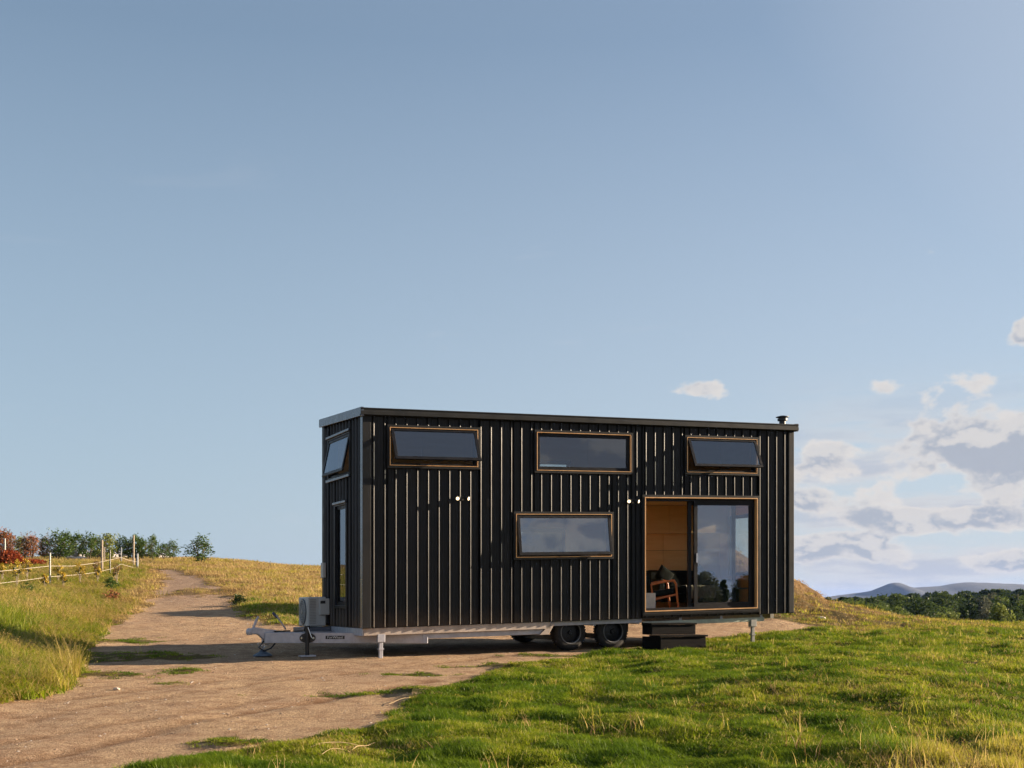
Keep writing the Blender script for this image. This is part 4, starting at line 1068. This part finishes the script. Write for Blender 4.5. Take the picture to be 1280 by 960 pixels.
T_G = leaf_mat('foliage_grey', (.085, .095, .055), (.13, .135, .085), .25, .3)
O_G = leaf_mat('orchard_leaf', (.045, .085, .016), (.085, .130, .028), .35, 2)
O_L = leaf_mat('orchard_lime', (.13, .16, .022), (.20, .22, .035), .4, 2)
O_R = leaf_mat('red_leaf', (.24, .075, .035), (.30, .13, .06), .35, 2, (.12, .10, .04))
O_B = leaf_mat('bronze_leaf', (.20, .12, .05), (.16, .14, .05), .35, 2, (.26, .10, .05))
RED = leaf_mat('scarlet_leaf', (.24, .045, .018), (.34, .10, .035), .3, 2, (.12, .025, .012))
YEL = leaf_mat('yellow_bloom', (.36, .24, .025), (.50, .36, .04), .3, 6, (.24, .15, .02))

def place_tree(name, crown, trunk, loc, sc, rz, label, cat, group=None, sxy=1.0):
    o = empty(name, loc, rz, label, cat, group); o.scale = (sc * sxy, sc * sxy, sc)
    link('trunk', trunk, o); link('crown', crown, o); return o
# far wood on the right: separate trees in the front ranks, one mass behind
kinds = []
for i, (m_, h, w_, lb, nm) in enumerate(((T_D, 8, 5.4, 12, 'dark round-topped'), (T_M, 7.5, 6.0, 13, 'mid green spreading'), (T_D, 9, 4.0, 11, 'dark narrow'), (T_G, 7.5, 5.0, 11, 'grey-green open'), (T_L, 6, 5.0, 11, 'light green bushy'))):
    kinds.append((crown_mesh('far_crown_%d' % i, m_, h, w_, 2600, .24, .12, lb, i, .35 if i == 2 else .1, 0), trunk_mesh('far_trunk_%d' % i, h, .16, w_), nm))
rr = random.Random(11); nth = 0
for row, (yr, n_, j_) in enumerate(((150, 20, 9), (175, 22, 9), (205, 24, 10))):
    for i in range(n_):
        q = .225 + (.475 - .225) * (i + .5 + rr.uniform(-.3, .3)) / n_
        yv = yr + rr.uniform(-j_, j_); xv = q * yv
        k = rr.choices(range(5), (5, 4, 3, 1.6, 1.2 if row else 2.6))[0]; cr_, tk_, nm = kinds[k]
        tgt = (HY - (751.5 - 9.5 * min(1, max(0, (q - .25) / .14)) + rr.uniform(-4.5, 6) + (6 if row == 0 else 0))) / F * yv + E
        gz = float(H(xv, yv)); hh_ = max(4.5, tgt - gz)
        base_h = (8, 7.5, 9, 7.5, 6)[k]; sc_v = hh_ / base_h
        if k == 4: sc_v *= .8
        place_tree('wood_tree', cr_, tk_, (xv, yv, gz - .1), sc_v, rr.uniform(0, 6.28),
                   '%s tree in the far wood beyond the green slope' % nm, 'tree', '%s trees of the far wood' % nm, 8 / max(hh_, 6) * .55 + .45)
# low shrubs at the foot of the wood
for (px, py, hpx, mi) in ((1176, 781, 15, 4), (1160, 782, 20, 0), (1135, 781, 16, 4), (1115, 779, 13, 1), (1095, 776, 12, 4), (1147, 780, 12, 1), (1232, 781, 24, 3), (1250, 781, 26, 4), (1070, 772, 10, 1), (1270, 781, 22, 0), (1205, 780, 22, 2)):
    yv = 118 + rr.uniform(-6, 6); xv = (px - 640) / F * yv; gz = float(H(xv, yv)); top_ = E + (HY - (py - hpx)) / F * yv
    k = mi; cr_, tk_, nm = kinds[k]; hh_ = top_ - gz; base_h = (8, 7.5, 9, 7.5, 6)[k]
    place_tree('wood_edge_shrub', cr_, tk_, (xv, yv, gz - .1), hh_ / base_h, rr.uniform(0, 6.28), '%s shrub at the near foot of the far wood' % nm, 'shrub', '%s shrubs at the foot of the far wood' % nm, .75)
# the mass behind (instances of the same crowns)
N = 900
q = .16 + .36 * rng.random(N); yv = 225 + 420 * rng.random(N) ** 1.3; xv = q * yv
hs = rng.random(N)
z = H(xv, yv); want = E + (HY - (751.5 - 8.5 * np.clip((q - .25) / .14, 0, 1) + 6 * hs)) / F * yv
s_ = np.clip((want - z) / 8.0, .5, 2.4)
scatter('wood', np.stack([xv, yv, z - .3], -1), np.stack([0 * q, 0 * q, hs * 62], -1), np.stack([s_ * 1.1, s_ * 1.1, s_], -1), rng.integers(0, 4, N), [kinds[i][0] for i in range(4)], 'dense dark wood continuing behind the nearer trees on the right', 'wood')

N = 700
aa = np.radians(95 + 85 * rng.random(N)); dd = 120 + 160 * rng.random(N); xv = dd * np.sin(aa); yv = dd * np.cos(aa); hs = rng.random(N)
z = H(xv, yv); s_ = .45 + .25 * hs
scatter('wood', np.stack([xv, yv, z - .3], -1), np.stack([0 * hs, 0 * hs, hs * 62], -1), np.stack([s_ * 1.2, s_ * 1.2, s_], -1), rng.integers(0, 4, N), [kinds[i][0] for i in range(4)], 'dark tree line mirrored in the glass of the sliding door', 'wood')

# orchard shrubs on the left skyline
ORC = [(-12, 664, 'red'), (3, 662, 'red'), (12, 664, 'red'), (24, 672, 'lime'), (31, 668, 'bronze'), (40, 667, 'red'), (57, 668, 'bronze'), (73, 663, 'green'), (84, 665, 'green'), (97, 667, 'green'),
       (111, 667, 'green'), (121, 672, 'green'), (134, 668, 'lime'), (151, 671, 'green'), (161, 674, 'green'), (171, 669, 'green'), (178, 672, 'green'), (191, 669, 'green'), (204, 680, 'green'), (214, 676, 'green'), (250, 669, 'green')]
cm = {}
for k, m_ in (('green', O_G), ('lime', O_L), ('red', O_R), ('bronze', O_B)):
    cm[k] = [crown_mesh('orchard_crown_%s_%d' % (k, j), m_, 1.6, 1.25, 950, .062, .06, 9, j, .05, 10, .3) for j in range(3 if k == 'green' else 2)]
otr = [trunk_mesh('orchard_trunk_%d' % j, 1.6, .03, 1.1, 3) for j in range(2)]
words = {'green': 'glossy green', 'lime': 'lime-yellow', 'red': 'red-leaved', 'bronze': 'bronze-leaved'}
olab = {24: 'small lime-yellow orchard shrub between red ones at the left edge', 134: 'lime-yellow orchard shrub in front of the dark green ones, behind the timber fence post', 250: 'big bushy green shrub standing alone at the right end of the skyline row',
        214: 'green shrub next to the lone one at the right end of the row', 204: 'smallest green shrub in the gap right of the fence posts', 191: 'sparse upright green shrub just right of the fence posts', 84: 'second green shrub from the bronze ones on the left skyline', 97: 'broad green shrub above the small white skyline post', 111: 'green shrub left of the lime-yellow one behind the timber post', 121: 'low green shrub just left of the tall weathered timber post', 151: 'green shrub behind the grey post at the peak of the tape', 161: 'green shrub between the grey post and the second timber post', 171: 'tallest dark green shrub behind the second timber post', 178: 'green shrub right behind the grey end post', 73: 'tall airy green shrub, first green one right of the bronze shrubs',
        57: 'brownish bronze shrub between the red ones and the first green one', 31: 'bronze shrub beside the small lime one at the left'}
for (px, top, k) in ORC:
    top -= 2
    yv = 76 + rr.uniform(-4, 5)
    if px in (250,): yv = 68
    xv = (px - 640) / F * yv; gz = float(H(xv, yv)); hh_ = E + (HY - top) / F * yv - gz
    j = rr.randrange(len(cm[k])); sxy = {250: 1.15, 214: .9, 24: .5, 204: .7, 191: .6, 73: 1.2}.get(px, .95)
    lab = olab.get(px); grp = None
    if not lab: lab = '%s shrub in the orchard row on the left skyline' % words[k]; grp = '%s shrubs of the orchard row' % words[k]
    place_tree('orchard_shrub', cm[k][j], otr[j % 2], (xv, yv, gz - .02), hh_ / 1.6, rr.uniform(0, 6.28), lab, 'shrub', grp, sxy * 1.9 / max(hh_, .8))
# scarlet ground shrub
gx, gy = ground_pt(8, 707); gy_ = 53; gx_ = (4 - 640) / F * gy_
o = empty('scarlet_shrub', (gx_, gy_, float(H(gx_, gy_))), 0, 'low sprawling scarlet shrub on the hillside at the left edge', 'shrub')
rr2 = random.Random(3); vs = []; fs = []
RZ = [float(Hbase(gx_ - 2.6 + k * .1, gy_) - H(gx_, gy_)) + .08 for k in range(45)]
for k in range(7000):
    u = rr2.uniform(-2.6, 1.9); hmax = .82 * (1 - ((u + 1.2) / 3.3) ** 2); hmax = max(.08, hmax * (.75 + .35 * math.sin(u * 5)))
    p = Vector((u, rr2.gauss(0, .35), hmax * rr2.random() ** .5 + RZ[min(44, max(0, int((u + 2.6) * 10)))])); a = Vector((rr2.gauss(0, 1), rr2.gauss(0, 1), rr2.gauss(0, 1))).normalized(); b_ = a.cross(Vector((0.3, .8, rr2.gauss(0, 1)))).normalized(); s_ = .055
    i = len(vs); vs += [tuple(p - a * s_), tuple(p + b_ * s_ * .6), tuple(p + a * s_), tuple(p - b_ * s_ * .6)]; fs.append((i, i + 1, i + 2, i + 3))
me = bpy.data.meshes.new('scarlet_foliage'); me.from_pydata(vs, [], fs); link('foliage', me, o, RED)
mb = MB()
for k in range(9): u = -2.2 + k * .45; mb.tube([(u, 0, -.1), (u + .1, .05, .3), (u + .2 * math.sin(k), .1, .5)], [.02, .015, .006], 5)
mb.build('stem', M_BARK, o)
# yellow-headed plants along the fence
for i, (px, py, s_, lab) in enumerate(((3, 722, 1.0, 'yellow-headed plant at the left frame edge by the fence'), (21, 731, 1.4, 'largest yellow-headed plant left of the white fence post'), (34, 722, 1.1, 'yellow-headed plant above the upper tape near the left edge'), (56, 731, .8, 'dark-centred yellow plant just left of the white fence post'),
                                 (73, 722, 1.0, 'yellow-headed plant just right of the white fence post'), (79, 730, .8, 'low yellow-headed plant under the lower tape'), (100, 724, 1.2, 'bright yellow plant midway between white and black posts'), (122, 724, 1.0, 'dull yellow plant left of the timber post foot'), (146, 724, 1.1, 'yellow plant with rusty tip right of the black post'), (152, 716, 1.0, 'rust-orange headed plant beside the fence tape'), (163, 719, .8, 'dark yellow plant near the grey end post'))):
    gx, gy = ground_pt(px, py + 8); gy = min(gy, 46)
    o = empty('fence_plant', (gx, gy, float(H(gx, gy))), rr.uniform(0, 6), lab, 'plant', 'yellow-headed plants along the fence')
    mb = MB(); hh_ = .62 * s_
    for k in range(3): mb.tube([(0, 0, -.03), (.03 * math.cos(k * 2.1), .03 * math.sin(k * 2.1), hh_ * .5), (.10 * math.cos(k * 2.1), .10 * math.sin(k * 2.1), hh_ * .95)], [.012, .010, .006], 6)
    mb.build('stem', M_WPOST, o)
    me = crown_mesh('fence_plant_head_%d' % i, O_B if 'rust' in lab else YEL, hh_ * 1.1, .36 * s_, 190, .035, .50, 5, i, 0, 0, .2); link('flower_head', me, o)['kind'] = 'stuff'
    me = crown_mesh('fence_plant_leaf_%d' % i, T_D, hh_ * .9, .26 * s_, 60, .035, .5, 3, i, 0, 0, .1); link('leaves', me, o)['kind'] = 'stuff'
# clumps in the bank: rust dock and dark green bush, grass clump at the bank's foot
for nm, px, py, m_, h, w_, lab, cat_ in (('dock_plant', 139, 752, O_R, .42, .8, 'rusty red dock plants in the dry bank grass', 'plant'), ('bank_bush', 35, 752, O_G, .55, .7, 'dark green leafy bush in the bank grass below the white post', 'bush'), ('bank_bush', 138, 738, O_G, .5, .6, 'small green bush at the foot of the black fence post', 'bush'),
                                   ('bank_bush', 299, 757, T_D, .34, .6, 'dark low bush beside the bend of the track', 'bush')):
    gx, gy = ground_pt(px, py); o = empty(nm, (gx, gy, float(H(gx, gy)) - .02), 0, lab, cat_)
    link('foliage', crown_mesh(nm + str(px), m_, h, w_, 420, .04, .0, 7, px, 0, 3, .2), o)
    MB().tube([(0, 0, -.05), (0, 0, h * .6)], [.015, .006], 6).build('stem', M_BARK, o)
for i, (px, py, h, lab) in enumerate(((66, 862, 1.15, 'feathery pale grass clump at the foot of the bank beside the gravel'), (80, 848, 1.35, 'tall wispy grass clump leaning over the gravel edge'), (30, 862, .8, 'green grass clump at the bottom of the left bank'), (92, 838, .9, 'small grass clump at the corner of the bank'))):
    gx, gy = ground_pt(px, py); o = empty('grass_clump', (gx, gy, float(H(gx, gy)) - .02), i, lab, 'grass clump', 'grass clumps at the foot of the bank')
    k = tuft('clump_%d' % i, L_Y if i != 2 else L_G, 170, .22 * h, .55 * h, .22, .007, .8, .35, 4); link('blades', k, o)
    k = tuft('clump_s_%d' % i, L_S, 40, .3 * h, .62 * h, .2, .005, .6, .9, 4); link('seed_stalks', k, o)
# straw stalks lying in the foreground
for i, (p0, p1, bend) in enumerate((((372, 943), (462, 932), .06), ((440, 938), (475, 926), .02), ((545, 936), (625, 929), -.05), ((486, 880), (520, 872), .02), ((398, 947), (430, 938), .03))):
    a = Vector((*ground_pt(*p0), 0)); b_ = Vector((*ground_pt(*p1), 0)); pts = []
    for k in range(8):
        f = k / 7; p = a.lerp(b_, f); p.y += bend * math.sin(math.pi * f); p.z = float(H(p.x, p.y)) + .02 + .02 * math.sin(math.pi * f); pts.append(p)
    o = MB().tube([p - a for p in pts], [.003] * 6 + [.0025, .002], 5).build('straw_stalk', M_ROPE if False else mat('straw', (.40, .29, .15), .8), None, smooth=True); o.location = a
    prop(o, ('long bent straw stalk lying at the gravel edge, left of centre foreground', 'short straw stalk crossing the end of the long bent one', 'curved straw stalk lying on the green lawn foreground', 'thin straw stalk at the grass edge below the trailer', 'short straw stalk near the bottom edge of the lawn')[i], 'straw', 'straw stalks lying in the foreground')

# fences ---------------------------------------------------------------
def post(px, py_base, py_top, m_, r_, lab, name='fence_post', dist=None):
    if dist: gy = dist; gx = (px - 640) / F * gy
    else: gx, gy = ground_pt(px, py_base)
    gz = float(H(gx, gy)); h = E + (HY - py_top) / F * gy - gz
    o = empty(name, (gx, gy, gz), 0, lab, 'fence post', 'fence posts')
    mb = MB(); mb.tube([(0, 0, -.2), (0, 0, h - .02), (0, 0, h)], [r_, r_, r_ * .75], 8); mb.build('shaft', m_, o, smooth=True)
    mb = MB(); mb.box(-r_ * .6, r_ * .6, -r_ * 1.5, -r_ * .9, h * .78, h * .78 + .025); mb.box(-r_ * .6, r_ * .6, -r_ * 1.5, -r_ * .9, h * .45, h * .45 + .025); mb.build('insulator', M_BLK, o)
    return gx, gy, gz, h
post(62.5, 736, 691, M_WHITE, .026, 'white fence post standing in the tall grass at left')
post(137.5, 721, 688, M_BLK, .028, 'black steel fence post in the middle of the tape fence')
post(127.5, 716, 675, M_WPOST, .05, 'tall weathered timber post just left of the black post')
post(130.5, 705, 684, M_WPOST, .035, 'short thin timber post behind the tall timber one')
post(151.5, 704, 684, M_GPOST, .035, 'grey post at the peak of the sagging tape')
post(167, 708, 669, M_WPOST, .05, 'tall timber post left of the grey end post')
post(171.5, 712, 692, M_GPOST, .06, 'thick grey end post where the tapes meet')
post(6, 691, 673, M_WHITE, .05, 'white post above the scarlet shrub', dist=63)
post(94.5, 697, 688, M_WHITE, .07, 'small white post on the skyline in front of the low sheds', dist=74)
for px, a, b_ in ((261, 697, 703), (292, 698, 705), (338, 701, 709), (379, 704, 713)):
    post(px, b_, a, M_GPOST, .03, {261: 'first thin picket right of the lone shrub on the crest', 292: 'second thin picket on the crest', 338: 'third thin picket on the crest, between shrub and house', 379: 'thin picket on the crest nearest the house'}[px], 'picket', dist=76)
def tape(pts, lab, w_=.013):
    ps = []
    for px, py, d in pts: ps.append(Vector(((px - 640) / F * d, d, E + (HY - py) / F * d)))
    fine = []
    for a, b_ in zip(ps, ps[1:]):
        for k in range(6): fine.append(a.lerp(b_, k / 6))
    fine.append(ps[-1]); o0 = fine[0].copy(); mb = MB()
    for a, b_ in zip(fine, fine[1:]): mb.bar(a - o0, b_ - o0, .008, w_)
    o = mb.build('fence_tape', M_ROPE, None); o.location = o0; prop(o, lab, 'fence tape', 'white tapes of the fence')
tape([(-40, 719, 34), (0, 714, 36), (30, 711, 38), (62, 707.5, 39.8), (90, 707.5, 42), (120, 703.8, 46), (137, 700, 48), (151, 696.8, 53), (160, 700, 55), (171, 702.3, 56.5)], 'upper white fence tape sagging between the posts at left')
tape([(-40, 734, 33), (0, 729, 35), (30, 725.5, 37), (62, 721, 39.8), (97, 718.4, 43), (120, 715.5, 46), (137, 711.5, 48), (145, 709, 50), (151, 705, 53), (171, 710.5, 56.5)], 'lower white fence tape running left to right through the yellow plants')
# low farm sheds behind the orchard
for i, (px0, px1, ytop, ybase, d, lab) in enumerate(((60, 112, 686, 700, 100, 'long low shed with purple-grey roof behind the left orchard shrubs'), (116, 152, 687, 700, 97, 'low grey-roofed shed behind the middle orchard shrubs'), (178, 207, 690, 701, 92, 'small grey shed in the gap right of the fence posts'))):
    xa, xb = (px0 - 640) / F * d, (px1 - 640) / F * d; gz = float(H((xa + xb) / 2, d)); zt = E + (HY - ytop) / F * d - gz
    o = empty('farm_shed', ((xa + xb) / 2, d, gz), 0, lab, 'shed', 'low farm sheds behind the orchard'); hw_ = (xb - xa) / 2; zw = zt * .62
    MB().box(-hw_ + .1, hw_ - .1, -2, 2, -.3, zw).build('wall', M_SHEDW, o)
    mb = MB(); mb.add([(-hw_, -2.3, zw), (hw_, -2.3, zw), (hw_ - .4, 0, zt), (-hw_ + .4, 0, zt), (-hw_, 2.3, zw), (hw_, 2.3, zw)], [(0, 1, 2, 3), (3, 2, 5, 4), (0, 3, 4), (1, 5, 2), (0, 4, 5, 1)]); mb.build('roof', M_ROOFF, o)
    for k in range(3): MB().box(-hw_ * .7 + k * hw_ * .6, -hw_ * .7 + k * hw_ * .6 + .5, -2.03, -2.0, zw * .3, zw * .8).build('window', M_BLK, o)
# clods and rocks on the mound side
for i, (px, py, s_, lab) in enumerate(((1027, 775, .10, 'pale stone on the foot of the dirt mound'), (341, 779, .06, 'small white stone on the gravel behind the trailer hitch'), (146, 861, .045, 'lone stone on the gravel beside the weeds'), (101, 701, .35, 'pale boulder on the hillside below the orchard'), (88, 699, .28, 'smaller pale boulder beside the other hillside boulder'))):
    gx, gy = ground_pt(px, py); me = pebble('rock%d' % i, P2); o = link('stone', me); o.scale = (s_ * 1.3, s_, s_); o.location = (gx, gy, float(H(gx, gy)) + s_ * .3); prop(o, lab, 'stone')

# ---------------------------------------------------------------- haze
hz = MB().box(-9200, 9200, -3300, 12500, -90, 78).build('haze', None, None)
hm = bpy.data.materials.new('haze_air'); hm.use_nodes = True; t = NT(hm.node_tree); t.n.clear()
pv = t.new('ShaderNodeVolumePrincipled', {'Color': (.30, .48, 1.0, 1), 'Density': .000045, 'Anisotropy': .2})
t.l.new(pv.outputs[0], t.new('ShaderNodeOutputMaterial').inputs['Volume'])
hz.data.materials.clear(); hz.data.materials.append(hm); hz['kind'] = 'stuff'
